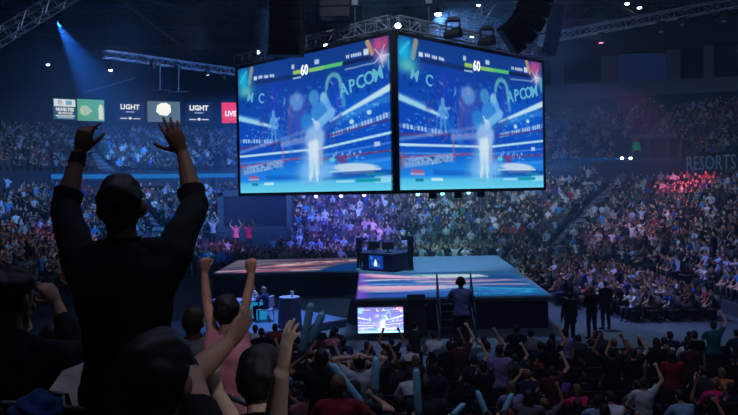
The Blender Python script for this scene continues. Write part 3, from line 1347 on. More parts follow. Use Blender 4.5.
FAR_POSES = ['sit_idle', 'sit_clap', 'sit_lean', 'sit_armsup', 'stand_armsup', 'stand_clap', 'sit_onearm', 'stand_onearm', 'sit_phone']
FAR_W = [0.36, 0.20, 0.18, 0.05, 0.02, 0.03, 0.05, 0.02, 0.09]
FAR_TARGET = 150
far_variants = []
for pk in FAR_POSES:
    J, H = pose(pk)
    body, bones, hfr = build_body(J, 1.0, False, 0.045, 1, H, 1.02, 8)
    n = len(body.polygons)
    low = decimated(body, min(1.0, FAR_TARGET / n))
    v, reg = regions(low, bones, hfr, 0.6, 2.0, 'short', J)
    v2, t2 = mesh_arrays(low)
    idx = np.zeros(len(v2), int)
    idx[reg['shirt']] = 1
    idx[reg['trousers']] = 2
    idx[reg['hair']] = 3
    idx[reg['shoes']] = 4
    far_variants.append((v2, t2, idx))

SHIRTS = [rgb(28, 28, 32), rgb(20, 20, 24), rgb(36, 40, 58), rgb(70, 72, 78), rgb(105, 107, 113), rgb(165, 168, 172), rgb(205, 205, 210), rgb(150, 40, 44), rgb(40, 70, 140), rgb(60, 130, 180), rgb(46, 60, 50), rgb(90, 60, 50), rgb(150, 170, 200), rgb(120, 50, 90), rgb(60, 110, 90)]
SHW = np.array([20, 17, 9, 9, 8, 8, 6, 3, 4, 4, 3, 3, 5, 1.5, 2], float)
SHW /= SHW.sum()
TROU = [rgb(24, 26, 34), rgb(34, 40, 58), rgb(60, 58, 56), rgb(90, 84, 72)]


def build_far_crowd(people, pit):
    V, T, C = [], [], []
    n0 = 0
    sel = list(RNG.choice(len(far_variants), len(people), p=np.array(FAR_W) / sum(FAR_W)))
    stands = [i for i, k in enumerate(FAR_POSES) if k.startswith('stand')]
    sel += [stands[RNG.integers(len(stands))] for _ in pit]
    people = people + pit
    for (x, y, z, rz), s in zip(people, sel):
        v, t, idx = far_variants[s]
        c, sn = math.cos(rz), math.sin(rz)
        sc = RNG.normal(0.98, 0.045)
        w = np.empty_like(v)
        w[:, 0] = (v[:, 0] * c - v[:, 1] * sn) * sc + x
        w[:, 1] = (v[:, 0] * sn + v[:, 1] * c) * sc + y
        w[:, 2] = v[:, 2] * sc + z
        pal = np.array([SKINS[RNG.integers(len(SKINS))], SHIRTS[RNG.choice(len(SHIRTS), p=SHW)], TROU[RNG.integers(4)], HAIRC[RNG.integers(len(HAIRC))], (0.03, 0.03, 0.03)])
        V.append(w)
        T.append(t + n0)
        C.append(pal[idx])
        n0 += len(v)
    return np.concatenate(V), np.concatenate(T), np.concatenate(C)


def np_mesh(name, V, T, m, C=None, attr='col'):
    me = bpy.data.meshes.new(name)
    me.vertices.add(len(V))
    me.vertices.foreach_set('co', V.astype(np.float32).ravel())
    me.loops.add(T.size)
    me.loops.foreach_set('vertex_index', T.astype(np.int32).ravel())
    me.polygons.add(len(T))
    k = T.shape[1]
    me.polygons.foreach_set('loop_start', np.arange(0, T.size, k, dtype=np.int32))
    me.polygons.foreach_set('loop_total', np.full(len(T), k, dtype=np.int32))
    if C is not None:
        a = me.attributes.new(attr, 'FLOAT_COLOR', 'POINT')
        a.data.foreach_set('color', np.concatenate([C, np.ones((len(C), 1))], 1).astype(np.float32).ravel())
    me.materials.append(m)
    me.update(calc_edges=True)
    me.validate()
    return me


V, T, C = build_far_crowd(far_people, pit_people)
crowd = link('crowd', np_mesh('crowd', V, T, M_CROWD, C))
tag(crowd, 'distant audience filling the tiers of the bowl all round the stage', 'crowd', kind='stuff')
print('far people', len(far_people), 'tris', len(T))

# far seats: pan, back and two arms in one small mesh
mb = MB()
mb.box((0, 0.0, 0.43), (0.46, 0.42, 0.07))
mb.box((0, -0.22, 0.68), (0.46, 0.06, 0.5))
mb.box((0, -0.05, 0.2), (0.08, 0.3, 0.4))
sm = mb.mesh('tmp_seat')
sv, st = mesh_arrays(sm)
V, T = [], []
for i, (x, y, z, rz) in enumerate(far_seats):
    c, sn = math.cos(rz), math.sin(rz)
    w = np.stack([sv[:, 0] * c - sv[:, 1] * sn + x, sv[:, 0] * sn + sv[:, 1] * c + y, sv[:, 2] + z], 1)
    V.append(w)
    T.append(st + i * len(sv))
seats = link('tiered_seating', np_mesh('tiered_seating', np.concatenate(V), np.concatenate(T), M_FARSEAT))
tag(seats, 'ranks of brownish fixed seats on the tiers of the bowl', 'seating', kind='stuff')

# stepped aisles: a flight of lighter steps on each aisle line
for a in AISLE_ANG:
    ar = math.radians(a)
    c = Vector((CX if math.cos(ar) > 0 else -CX, CY1, 0))
    u = Vector((math.cos(ar), math.sin(ar), 0))
    for nrow, d0, rd, z0, rh in ((NROW, 0.0, ROW_D, Z_FRONT, ROW_H), (UP_N, D_LOW + 0.15, UP_D, UP_Z, UP_H)):
        mb = MB()
        for k in range(nrow):
            for h in range(2):
                d = d0 + rd * (k + 0.5 * h) + rd * 0.25
                z = z0 + rh * k + (rh * 0.5 if h else 0.0)
                p = c + u * (R0 + d)
                mb.box((p.x, p.y, z + 0.02 - 0.06), (rd * 0.42, 1.1, 0.16), rz=ar)
        struct(mb.build('floor_aisle_steps', M_AISLE))
# ------------------------------------------------------------------ pictures for the displays
class Canvas:
    """a picture painted on the pixels of a display (unit coordinates, y downwards)"""

    def __init__(self, W, H, uw, uh, base):
        self.W, self.H = W, H
        xs = np.linspace(0, uw, W)
        ys = np.linspace(0, uh, H)
        self.X, self.Y = np.meshgrid(xs, ys)
        self.a = np.zeros((H, W, 3)) + np.array(base, float)
        self.k = 1.0

    def blend(self, m, c, a=1.0):
        m = (np.clip(m, 0, 1) * a)[..., None]
        self.a = self.a * (1 - m) + np.array(c, float) * m

    def add(self, m, c, a=1.0):
        self.a = np.clip(self.a + (np.clip(m, 0, 1) * a)[..., None] * np.array(c, float), 0, 255)

    def seg(self, x0, y0, x1, y1, w, c, a=1.0, soft=0.08, w1=None):
        dx, dy = x1 - x0, y1 - y0
        L2 = dx * dx + dy * dy + 1e-9
        t = np.clip(((self.X - x0) * dx + (self.Y - y0) * dy) / L2, 0, 1)
        d = np.hypot(self.X - x0 - t * dx, self.Y - y0 - t * dy)
        ww = w if w1 is None else w + (w1 - w) * t
        self.blend((ww / 2 - d) / (soft * self.k) + 0.5, c, a)

    def ell(self, cx, cy, rx, ry, c, a=1.0, soft=0.15, ang=0.0):
        ca, sa = math.cos(ang), math.sin(ang)
        x, y = self.X - cx, self.Y - cy
        u, v = (x * ca + y * sa) / rx, (-x * sa + y * ca) / ry
        d = (1 - np.hypot(u, v)) * min(rx, ry)
        self.blend(d / (soft * self.k) + 0.5, c, a)

    def glow(self, cx, cy, rx, ry, c, a=1.0, ang=0.0):
        ca, sa = math.cos(ang), math.sin(ang)
        x, y = self.X - cx, self.Y - cy
        u, v = (x * ca + y * sa) / rx, (-x * sa + y * ca) / ry
        self.blend(np.exp(-(u * u + v * v)), c, a)

    def rect(self, x0, y0, x1, y1, c, a=1.0, soft=0.06):
        d = np.minimum(np.minimum(self.X - x0, x1 - self.X), np.minimum(self.Y - y0, y1 - self.Y))
        self.blend(d / (soft * self.k) + 0.5, c, a)

    def poly(self, pts, c, a=1.0, soft=0.06):
        """convex, clockwise on screen"""
        d = np.full(self.X.shape, 1e9)
        for (x0, y0), (x1, y1) in zip(pts, pts[1:] + pts[:1]):
            nx, ny = -(y1 - y0), (x1 - x0)
            l = math.hypot(nx, ny)
            d = np.minimum(d, ((self.X - x0) * nx + (self.Y - y0) * ny) / l)
        self.blend(d / (soft * self.k) + 0.5, c, a)

    def specks(self, x0, y0, x1, y1, n, r, c, a=0.8, seed=1):
        g = np.random.default_rng(seed)
        for _ in range(n):
            self.ell(g.uniform(x0, x1), g.uniform(y0, y1), r * g.uniform(0.5, 1.5), r * g.uniform(0.4, 1.1), c, a * g.uniform(0.4, 1), 0.07)

    def linear(self):
        s = np.clip(self.a / 255.0, 0, 1)
        return np.where(s <= 0.04045, s / 12.92, ((s + 0.055) / 1.055) ** 2.4)


def display_mesh(name, canvas, w, h, m):
    """a grid of display pixels, w by h, centred, facing local +z, local y up"""
    W, H = canvas.W, canvas.H
    xs = np.linspace(-w / 2, w / 2, W)
    ys = np.linspace(h / 2, -h / 2, H)
    gx, gy = np.meshgrid(xs, ys)
    V = np.stack([gx.ravel(), gy.ravel(), np.zeros(W * H)], 1)
    i = (np.arange(H - 1)[:, None] * W + np.arange(W - 1)[None, :]).ravel()
    T = np.stack([i, i + W, i + W + 1, i + 1], 1)
    return np_mesh(name, V, T, m, canvas.linear().reshape(-1, 3), 'picture')


def paint_fight():
    c = Canvas(320, 180, 16, 9, (14, 76, 190))
    c.k = 0.6
    # dim hall above, brighter towards the ring
    c.blend(1 - c.Y / 4.0, (18, 52, 128), 0.85)
    c.blend((c.Y - 6.2) / 1.2, (30, 136, 232), 0.85)
    c.glow(12.8, 4.2, 3.2, 1.6, (18, 110, 220), 0.6)
    c.glow(2.0, 3.4, 3.0, 0.9, (16, 78, 176), 0.6)
    c.glow(4.6, 2.2, 1.6, 1.5, (24, 66, 178), 0.7)
    c.seg(4.35, 1.9, 4.45, 4.0, 0.25, (70, 60, 200), 0.55, 0.3)
    c.seg(11.0, 2.2, 10.95, 4.2, 0.25, (90, 60, 200), 0.55, 0.3)
    # stand lights and streaks of the hall in the picture
    c.seg(0.0, 3.55, 4.6, 4.55, 0.34, (214, 240, 250), 0.9, 0.22, 0.2)
    c.seg(0.0, 3.5, 2.4, 4.0, 0.4, (150, 214, 245), 0.6, 0.4)
    c.seg(10.4, 4.55, 16.0, 2.95, 0.16, (224, 246, 250), 0.95, 0.2, 0.42)
    c.seg(11.5, 4.5, 16, 3.5, 0.3, (90, 180, 240), 0.5, 0.5)
    c.specks(0.3, 4.6, 6, 5.6, 40, 0.08, (160, 214, 250), 0.6, 3)
    c.specks(10.5, 3.8, 15.8, 5.2, 40, 0.07, (150, 208, 250), 0.6, 4)
    c.specks(2, 1.2, 13, 4.5, 60, 0.07, (60, 150, 226), 0.6, 5)
    c.ell(12.4, 4.75, 0.22, 0.14, (230, 244, 250), 0.9, 0.1)
    c.ell(14.0, 4.3, 0.22, 0.14, (230, 244, 250), 0.9, 0.1)
    # pale advert strips
    for k in range(14):
        x = 0.1 + k * 0.33
        c.rect(x, 5.1 + 0.02 * k, x + 0.24, 5.36 + 0.02 * k, (214, 232, 248), 0.75 if k % 4 else 0.3)
    for k in range(22):
        x = 10.3 + k * 0.27
        yy = 5.45 - 0.045 * k
        c.rect(x, yy - 0.14, x + 0.2, yy + 0.16, (210, 228, 246), 0.8 if k % 5 else 0.35)
    # ropes
    c.seg(0, 5.75, 7.5, 5.55, 0.16, (110, 56, 120), 0.75, 0.1)
    c.seg(9.0, 5.6, 16, 4.85, 0.12, (96, 44, 110), 0.75, 0.1)
    c.seg(0, 6.05, 8, 5.0, 0.22, (170, 180, 235), 0.5, 0.25)
    c.seg(0, 6.35, 8.2, 6.25, 0.15, (214, 240, 250), 0.98, 0.08)
    c.seg(8.0, 6.35, 16, 5.62, 0.15, (206, 240, 252), 0.98, 0.08)
    c.seg(0, 6.85, 8, 6.75, 0.12, (90, 150, 240), 0.7, 0.1)
    c.seg(8, 6.8, 16, 6.2, 0.12, (90, 150, 240), 0.7, 0.1)
    c.seg(0, 7.1, 7.2, 6.75, 0.13, (176, 60, 104), 0.8, 0.08)
    c.seg(9.4, 6.95, 16, 6.65, 0.14, (120, 50, 110), 0.8, 0.08)
    # ringside: tables, posts, people
    c.poly([(0.3, 7.15), (5.2, 6.75), (5.2, 7.25), (0.3, 7.75)], (150, 176, 226), 0.8)
    c.specks(0.6, 7.0, 5.0, 7.35, 24, 0.1, (40, 80, 140), 0.8, 6)
    c.specks(0.6, 7.0, 5.2, 7.4, 14, 0.08, (220, 235, 240), 0.8, 7)
    c.seg(5.25, 5.6, 5.3, 7.1, 0.22, (176, 110, 150), 0.6, 0.15)
    c.seg(0.35, 6.9, 0.35, 7.8, 0.3, (150, 96, 120), 0.7, 0.15)
    c.seg(9.35, 5.3, 9.35, 7.2, 0.42, (190, 160, 190), 0.75, 0.15)
    c.specks(10.0, 6.5, 13.5, 7.2, 24, 0.11, (200, 224, 250), 0.7, 8)
    c.rect(11.0, 6.75, 11.9, 7.25, (130, 58, 128), 0.75, 0.2)
    c.ell(10.5, 7.0, 0.28, 0.16, (90, 230, 230), 0.85)
    c.rect(14.4, 6.1, 14.9, 6.35, (235, 230, 245), 0.85)
    c.seg(9.5, 7.5, 16, 7.15, 0.22, (96, 170, 250), 0.6, 0.2)
    # ring floor
    c.blend((c.Y - 7.55 + 0.03 * c.X) / 0.4, (36, 138, 236), 0.75)
    c.seg(3.4, 7.95, 7.0, 8.02, 0.3, (16, 92, 190), 0.6, 0.3)
    c.blend((c.Y - 8.12) / 0.3, (104, 212, 244), 0.9)
    c.blend((c.Y - 8.5) / 0.4, (122, 226, 246), 0.7)
    # pale wing shape lying on the canvas at the right
    c.seg(10.2, 7.75, 14.9, 7.72, 0.1, (232, 240, 248), 0.95, 0.12)
    c.ell(12.6, 7.55, 2.1, 0.26, (226, 232, 246), 0.92, 0.15, 0.03)
    c.seg(10.6, 7.95, 15.9, 7.9, 0.26, (22, 84, 168), 0.85, 0.12)
    c.seg(9.6, 8.18, 15.9, 8.05, 0.2, (20, 92, 178), 0.75, 0.12)
    c.rect(11.4, 7.82, 14.4, 7.95, (110, 120, 180), 0.8)
    c.seg(14.5, 8.35, 16, 8.3, 0.4, (196, 240, 250), 0.7, 0.2)
    g = np.random.default_rng(31)
    for _ in range(150):
        x, y = g.uniform(2.6, 11.2), g.uniform(1.9, 5.8)
        col = [(70, 146, 226), (22, 46, 130), (150, 200, 240), (60, 60, 150), (16, 60, 160), (110, 90, 160)][g.integers(6)]
        an = g.uniform(0, PI)
        L = g.uniform(0.15, 0.6)
        c.seg(x, y, x + L * math.cos(an), y + L * math.sin(an), g.uniform(0.06, 0.22), col, g.uniform(0.25, 0.6), 0.12)
    for _ in range(70):
        x, y = g.uniform(0.2, 15.8), g.uniform(3.0, 7.4)
        c.seg(x, y, x + g.uniform(0.1, 0.5), y - 0.04, 0.06, (150, 206, 246), g.uniform(0.2, 0.55), 0.08)
    for _ in range(40):
        x, y = g.uniform(0.2, 15.8), g.uniform(1.8, 3.2)
        c.ell(x, y, g.uniform(0.06, 0.25), g.uniform(0.06, 0.2), [(34, 110, 200), (14, 40, 110)][g.integers(2)], 0.5, 0.1)
    # soft figures: plain pale shapes lost in smoke and light
    def figure(x, y, s, col, a):
        c.ell(x, y - 1.0 * s, 0.26 * s, 0.32 * s, col, a, 0.18)
        c.ell(x, y - 0.2 * s, 0.46 * s, 0.62 * s, col, a, 0.25)
        c.seg(x - 0.4 * s, y - 0.45 * s, x - 0.75 * s, y + 0.3 * s, 0.22 * s, col, a, 0.15)
        c.seg(x + 0.4 * s, y - 0.45 * s, x + 0.75 * s, y + 0.2 * s, 0.22 * s, col, a, 0.15)
        c.seg(x - 0.2 * s, y + 0.3 * s, x - 0.3 * s, y + 1.5 * s, 0.3 * s, col, a * 0.8, 0.2)
        c.seg(x + 0.2 * s, y + 0.3 * s, x + 0.35 * s, y + 1.5 * s, 0.3 * s, col, a * 0.8, 0.2)
    figure(4.25, 4.3, 0.75, (120, 184, 236), 0.75)
    c.seg(4.2, 4.4, 6.2, 6.2, 0.5, (76, 150, 230), 0.4, 0.5)
    c.glow(7.1, 3.9, 1.1, 1.5, (74, 92, 186), 0.75)
    c.ell(6.9, 3.0, 0.75, 0.6, (120, 176, 232), 0.65, 0.4)
    c.ell(7.0, 2.75, 0.2, 0.26, (150, 150, 190), 0.8, 0.15)
    c.seg(6.3, 3.4, 6.0, 5.0, 0.5, (96, 84, 160), 0.6, 0.4)
    c.ell(8.0, 4.5, 0.7, 0.62, (40, 140, 226), 0.75, 0.35, 0.5)
    c.ell(8.75, 2.9, 0.55, 0.5, (90, 170, 220), 0.7, 0.3)
    c.ell(9.75, 3.1, 0.36, 0.44, (168, 216, 240), 0.85, 0.2)
    c.ell(9.3, 3.9, 0.9, 0.7, (70, 150, 226), 0.8, 0.35)
    c.seg(9.0, 4.8, 10.55, 4.0, 0.62, (140, 200, 242), 0.85, 0.25)
    c.seg(10.5, 4.1, 10.0, 3.2, 0.5, (128, 190, 240), 0.8, 0.25)
    for k in range(4):
        c.seg(9.1, 4.7, 8.55 + 0.1 * k, 4.25 + 0.25 * k, 0.13, (206, 226, 248), 0.9, 0.08)
    c.ell(9.0, 4.75, 0.3, 0.32, (206, 226, 248), 0.9, 0.15)
    c.seg(9.6, 5.2, 11.4, 4.4, 0.4, (60, 96, 180), 0.6, 0.3)
    c.ell(8.8, 5.5, 1.0, 0.8, (160, 196, 244), 0.8, 0.5)
    c.glow(8.55, 6.3, 0.9, 1.3, (206, 222, 250), 0.9)
    c.seg(8.5, 5.9, 8.3, 7.9, 0.72, (232, 242, 252), 0.9, 0.35, 0.5)
    c.seg(8.8, 5.9, 8.95, 7.8, 0.62, (240, 246, 250), 0.9, 0.35, 0.4)
    c.glow(8.7, 7.9, 1.7, 0.55, (200, 232, 250), 0.65)
    c.glow(7.7, 7.5, 0.7, 0.6, (150, 204, 250), 0.6)
    c.glow(9.9, 7.5, 0.7, 0.6, (150, 204, 250), 0.6)
    c.seg(8.2, 8.2, 8.45, 7.5, 0.2, (236, 244, 250), 0.8, 0.15)
    c.seg(8.95, 8.25, 8.8, 7.5, 0.2, (236, 244, 250), 0.8, 0.15)
    c.seg(5.2, 5.75, 8.6, 5.5, 0.4, (150, 176, 236), 0.6, 0.3)
    # green arch of light on the right of the middle
    for k in range(9):
        t0, t1 = PI * k / 9, PI * (k + 1) / 9
        f = lambda t: (10.75 - 0.7 * math.cos(t), 2.4 - 0.75 * math.sin(t))
        c.seg(*f(t0), *f(t1), 0.3, (120, 196, 190), 0.55, 0.2)
    c.seg(11.45, 2.4, 11.7, 3.6, 0.4, (110, 190, 214), 0.55, 0.25)
    c.seg(10.05, 2.4, 9.85, 3.0, 0.25, (110, 190, 214), 0.5, 0.2)
    # display furniture along the top
    c.rect(0, 0, 16, 1.55, (26, 70, 140), 0.45, 0.5)
    c.seg(2.3, 1.22, 7.0, 1.3, 0.3, (22, 44, 100), 0.8, 0.12)
    c.seg(6.7, 1.05, 7.3, 1.05, 0.26, (170, 206, 96), 1, 0.07)
    c.seg(6.6, 1.42, 7.4, 1.42, 0.1, (190, 226, 240), 0.9, 0.06)
    c.seg(8.4, 1.1, 11.7, 1.08, 0.24, (96, 206, 120), 1, 0.07)
    c.seg(8.4, 1.1, 9.7, 1.09, 0.24, (150, 206, 110), 1, 0.07)
    c.seg(11.75, 1.12, 14.3, 1.08, 0.26, (20, 34, 84), 0.95, 0.08)
    c.seg(11.9, 1.5, 14.4, 1.42, 0.1, (150, 170, 206), 0.8, 0.06)
    c.rect(6.45, 0.5, 6.75, 0.8, (220, 220, 236), 0.9)
    c.rect(8.9, 0.5, 9.35, 0.8, (214, 226, 240), 0.9)
    for k in range(12):
        c.rect(2.6 + k * 0.17, 0.78 + 0.008 * k, 2.72 + k * 0.17, 0.98 + 0.008 * k, (236, 242, 250), 0.95 if k % 4 != 3 else 0.2, 0.04)
    for k in range(9):
        c.rect(12.0 + k * 0.16, 0.62, 12.11 + k * 0.16, 0.82, (230, 238, 250), 0.95 if k != 2 else 0.2, 0.04)
    c.rect(2.0, 0.76, 2.4, 1.02, (238, 240, 248), 0.95)
    c.rect(13.6, 0.5, 14.05, 0.86, (244, 244, 250), 0.95)
    c.seg(1.75, 0.2, 1.45, 1.1, 0.42, (196, 150, 120), 0.9, 0.15)
    c.seg(13.95, 0.1, 14.35, 0.8, 0.36, (214, 176, 110), 0.9, 0.15)
    c.glow(0.7, 0.9, 0.8, 0.9, (30, 190, 232), 0.95)
    c.glow(1.0, 1.7, 0.9, 0.4, (120, 214, 190), 0.8)
    c.seg(0.3, 1.0, 1.1, 0.3, 0.2, (60, 220, 240), 0.7, 0.2)
    c.glow(14.9, 0.4, 0.6, 0.6, (226, 80, 140), 0.95)
    c.glow(15.3, 1.2, 0.5, 0.4, (236, 214, 230), 0.95)
    c.glow(15.5, 0.3, 0.3, 0.5, (220, 70, 110), 0.8)
    for k in range(5):
        c.seg(15.1, 1.1, 15.1 + 0.7 * math.cos(k * 1.3), 1.1 + 0.7 * math.sin(k * 1.3), 0.07, (250, 230, 236), 0.8, 0.08)
    c.ell(15.95, 1.6, 0.3, 0.55, (80, 190, 226), 0.8, 0.2)
    # along the bottom
    c.seg(1.2, 7.85, 2.2, 7.9, 0.16, (206, 90, 130), 0.9, 0.1)
    c.seg(1.1, 8.05, 2.3, 8.05, 0.12, (230, 170, 190), 0.9, 0.1)
    c.rect(1.5, 8.32, 2.25, 8.5, (20, 130, 150), 0.95)
    c.rect(3.0, 8.3, 4.15, 8.48, (224, 248, 250), 0.95)
    c.rect(12.7, 8.25, 14.9, 8.46, (20, 160, 176), 0.95)
    c.rect(13.6, 7.95, 15.3, 8.1, (26, 150, 170), 0.8)
    c.rect(10.8, 8.32, 12.5, 8.46, (206, 246, 250), 0.7)
    c.rect(7.6, 8.42, 8.7, 8.5, (110, 176, 206), 0.8)
    return c


# ------------------------------------------------------------------ the hanging screens
SH = 5.5
SW = 9.42
corner = P(396.6, 190.2, 26.0)
A_R = math.radians(44.6)
dirR = Vector((math.cos(A_R), math.sin(A_R), 0))
dirL = Vector((-math.sin(A_R), math.cos(A_R), 0))
M_SCREEN = mat_display('screen_picture', 0.95, (0.78, 0.92, 1.0))
M_WHITE_L = mat_emit('picture_letters', rgb(236, 246, 252), 1.2)
M_CYAN_L = mat_emit('picture_letters_cyan', rgb(100, 190, 222), 0.85)
FIGHT = paint_fight()
fight_me = display_mesh('screen_picture', FIGHT, SW, SH, M_SCREEN)
BEZ = 0.13


def glyph_mesh(body, size, m, bold=0.0):
    return text_mesh(body, size, m, 0.004, bold=bold)


me60 = glyph_mesh('60', 0.56, M_WHITE_L, 0.018)
arc_glyphs = [glyph_mesh(ch, 0.68, M_CYAN_L, 0.014) for ch in 'APCOM']
arc_left = [glyph_mesh(ch, 0.6, M_CYAN_L, 0.008) for ch in 'MC']


def upx(u, v):
    """screen units (16 x 9, from the top left) to metres on the screen"""
    return ((u / 16 - 0.5) * SW, (0.5 - v / 9) * SH)


def hanging_screen(origin, xdir, label):
    zc = corner.z + SH / 2
    M = frame_matrix(Vector((origin.x, origin.y, zc)), xdir, (0, 0, 1))
    o = empty('video_screen', (0, 0, 0), label, 'screen', 'hanging arena screens')
    o.matrix_world = M
    mb = MB()
    w, h = SW / 2 + BEZ / 2, SH / 2 + BEZ / 2
    mb.box((0, h, -0.10), (SW + 2 * BEZ, BEZ, 0.3))
    mb.box((0, -h, -0.10), (SW + 2 * BEZ, BEZ, 0.3))
    mb.box((-w, 0, -0.10), (BEZ, SH, 0.3))
    mb.box((w, 0, -0.10), (BEZ, SH, 0.3))
    mb.build('frame', M_BLACK, o)
    mb = MB()
    mb.box((0, 0, -0.18), (SW - 0.7, SH, 0.3))
    mb.build('cabinet', M_BLACK, o)
    link('display', fight_me, o, (0, 0, 0))
    c = link('lettering', me60, o, (*upx(7.85, 1.05), 0.02))
    c.scale = (0.85, 1, 1)
    for k, g in enumerate(arc_glyphs):
        u, v = 11.75 + k * 0.78, 2.75 - 0.15 * k
        c = link('lettering', g, o, (*upx(u, v), 0.02))
        c.rotation_euler = (0, 0, 0.12 + 0.03 * k)
    for k, g in enumerate(arc_left):
        c = link('lettering', g, o, (*upx(1.55 + k * 1.35, 2.2 + 0.2 * k), 0.02))
        c.rotation_euler = (0, 0, -0.25)
    return o


hanging_screen(corner + dirL * (SW / 2 + BEZ), -dirL, 'left face of the hanging screens, showing the blue fight picture')
hanging_screen(corner + dirR * (SW / 2 + BEZ), dirR, 'right face of the hanging screens, showing the blue fight picture')

# truss along the head of each screen
ztop = corner.z + SH
for d, lab in ((dirL, 'grey box truss along the head of the left hanging screen'), (dirR, 'grey box truss along the head of the right hanging screen')):
    a = corner + d * 0.3
    b = corner + d * (SW + 0.45)
    inward = (dirL + dirR - d) * 0.25
    a = Vector((a.x, a.y, ztop + 0.48)) + inward
    b = Vector((b.x, b.y, ztop + 0.48)) + inward
    tag(truss_mb(a, b, 0.46, 0.55, 0.035, 0.018).build('box_truss', M_ALU), lab, 'truss')
    for t in (0.2, 0.8):
        p = a + (b - a) * t
        mb = MB()
        mb.tube((p.x, p.y, p.z + 0.2), (p.x, p.y, 19.6), 0.03, seg=6)
        mb.box((p.x, p.y, p.z + 1.2), (0.28, 0.28, 0.5), bevel=0.03)
        tag(mb.build('hoist_chain', M_STEEL), 'chain and hoist holding up the %s end of the %s screen truss' % ('corner' if t < 0.5 else 'outer', 'left' if d is dirL else 'right'), 'hoist')


# ------------------------------------------------------------------ lamps: moving heads, floods
def moving_head(loc, aim, label, lens, s=1.0, group=None, strength=30.0, hang=True, name='moving_head_light'):
    loc = Vector(loc)
    d = (Vector(aim) - loc).normalized()
    o = empty(name, loc, label, 'stage light', group)
    mb = MB()
    mb.box((0, 0, 0.42 * s), (0.34 * s, 0.26 * s, 0.12 * s), bevel=0.02 * s)
    if hang:
        mb.tube((0, 0, 0.48 * s), (0, 0, 0.62 * s), 0.03 * s, seg=8)
    mb.build('base', M_BLACK, o)
    mb = MB()
    for sx in (-1, 1):
        mb.box((sx * 0.2 * s, 0, 0.18 * s), (0.06 * s, 0.14 * s, 0.46 * s), bevel=0.02 * s)
    mb.box((0, 0, 0.38 * s), (0.46 * s, 0.14 * s, 0.05 * s))
    mb.build('yoke', M_BLACK, o)
    mb = MB()
    mb.tube(-d * 0.2 * s, d * 0.05 * s, 0.12 * s, 0.15 * s, seg=16)
    mb.tube(d * 0.05 * s, d * 0.24 * s, 0.15 * s, 0.165 * s, seg=16)
    mb.ball(-d * 0.2 * s, (0.12 * s,) * 3)
    mb.build('head', M_BLACK, o, smooth=False)
    mb = MB()
    mb.tube(d * 0.235 * s, d * 0.255 * s, 0.145 * s, 0.135 * s, seg=20)
    mb.build('lens', mat_emit('lens_glow', lens, strength), o)
    return o


def spot(loc, aim, color, power, angle, blend=0.3, radius=0.15, name='spot'):
    l = bpy.data.lights.new(name, 'SPOT')
    l.energy = power
    l.color = color
    l.spot_size = math.radians(angle)
    l.spot_blend = blend
    l.shadow_soft_size = radius
    o = link(name, l)
    d = Vector(aim) - Vector(loc)
    o.matrix_world = Matrix.Translation(Vector(loc)) @ d.to_track_quat('-Z', 'Y').to_matrix().to_4x4()
    return o


def area(loc, aim, color, power, sx, sy, name='flood', spread=180):
    l = bpy.data.lights.new(name, 'AREA')
    l.shape = 'RECTANGLE'
    l.size, l.size_y = sx, sy
    l.energy = power
    l.color = color
    l.spread = math.radians(spread)
    o = link(name, l)
    d = Vector(aim) - Vector(loc)
    o.matrix_world = Matrix.Translation(Vector(loc)) @ d.to_track_quat('-Z', 'Y').to_matrix().to_4x4()
    return o


PURPLE = (0.12, 0.11, 1.0)
TEAL = (0.08, 0.9, 0.75)
under = []
for px, py, Y, aimpx, col, lab in ((316, 195.5, 31.5, (318, 222), 'p', 'violet moving light under the left screen, farthest from the corner'),
                                   (341, 195, 30.2, (345, 220), 'p', 'violet moving light under the left screen, middle of three'),
                                   (364, 194, 28.9, (368, 222), 'p', 'violet moving light under the left screen, nearest the corner'),
                                   (417.5, 193, 27.6, (413, 222), 't', 'teal moving light under the right screen, nearest the corner'),
                                   (442, 192.5, 28.7, (440, 222), 't', 'teal moving light under the right screen, middle of three'),
                                   (468, 191.5, 29.9, (470, 222), 't', 'teal moving light under the right screen, farthest from the corner')):
    p = P(px, py, Y)
    lens = rgb(190, 180, 255) if col == 'p' else rgb(150, 255, 235)
    aim = P(px, py + 60, Y - 14) if False else P(px + 2, 197, 8)
    moving_head(p, p + Vector((0.05, -1, -0.28)), lab, lens, 0.58, 'violet lights under the left screen' if col == 'p' else 'teal lights under the right screen', 2.5)
    q = PZ(aimpx[0], aimpx[1], 2.8) if False else P(aimpx[0], aimpx[1] - 8, 55)
    spot(p + Vector((0, 0.4, -0.3)), q, PURPLE if col == 'p' else TEAL, 10000 if col == 'p' else 1500, 26, 0.8, 0.12)
for px, py, Y, lab in ((432.5, 192, 28.2, 'unlit black moving light between the two inner teal lights'), (458, 191.5, 29.3, 'unlit black moving light between the two outer teal lights'), (481, 190.5, 30.6, 'unlit black moving light beyond the outer teal light')):
    p = P(px, py, Y)
    moving_head(p, p + Vector((0.0, -0.1, -1)), lab, rgb(20, 30, 30), 1.0, strength=0.3)
for px, py, Y, lab in ((453, 33.5, 27.5, 'black moving light on the right screen truss, near the corner'), (487, 41.5, 29.2, 'black moving light on the right screen truss, farther from the corner'), (331, 42, 29.5, 'black moving light standing on the left screen truss')):
    p = P(px, py, Y)
    moving_head(p, p + Vector((0.9, -0.5, 0.1)), lab, rgb(20, 30, 40), 1.25, hang=False, strength=0.3)

# ------------------------------------------------------------------ stage
ZS = 1.2
XL, XR = -0.55, 6.6
Y0, YM, Y1 = 26.6, 34.8, 43.0
XW = -7.8
YW = 35.9
M_STAGE_TOP = mat('stage_carpet', rgb(116, 140, 160), 0.75, noise=0.08, nscale=1.5)
M_STAGE_SIDE = mat('stage_skirt', rgb(17, 25, 54), 0.9, noise=0.2, nscale=3)
stage = empty('stage', (3, 35, 0), 'T-shaped stage with glowing picture floors in front of the crowd', 'stage')
S0 = Matrix.Translation((3, 35, 0)).inverted()


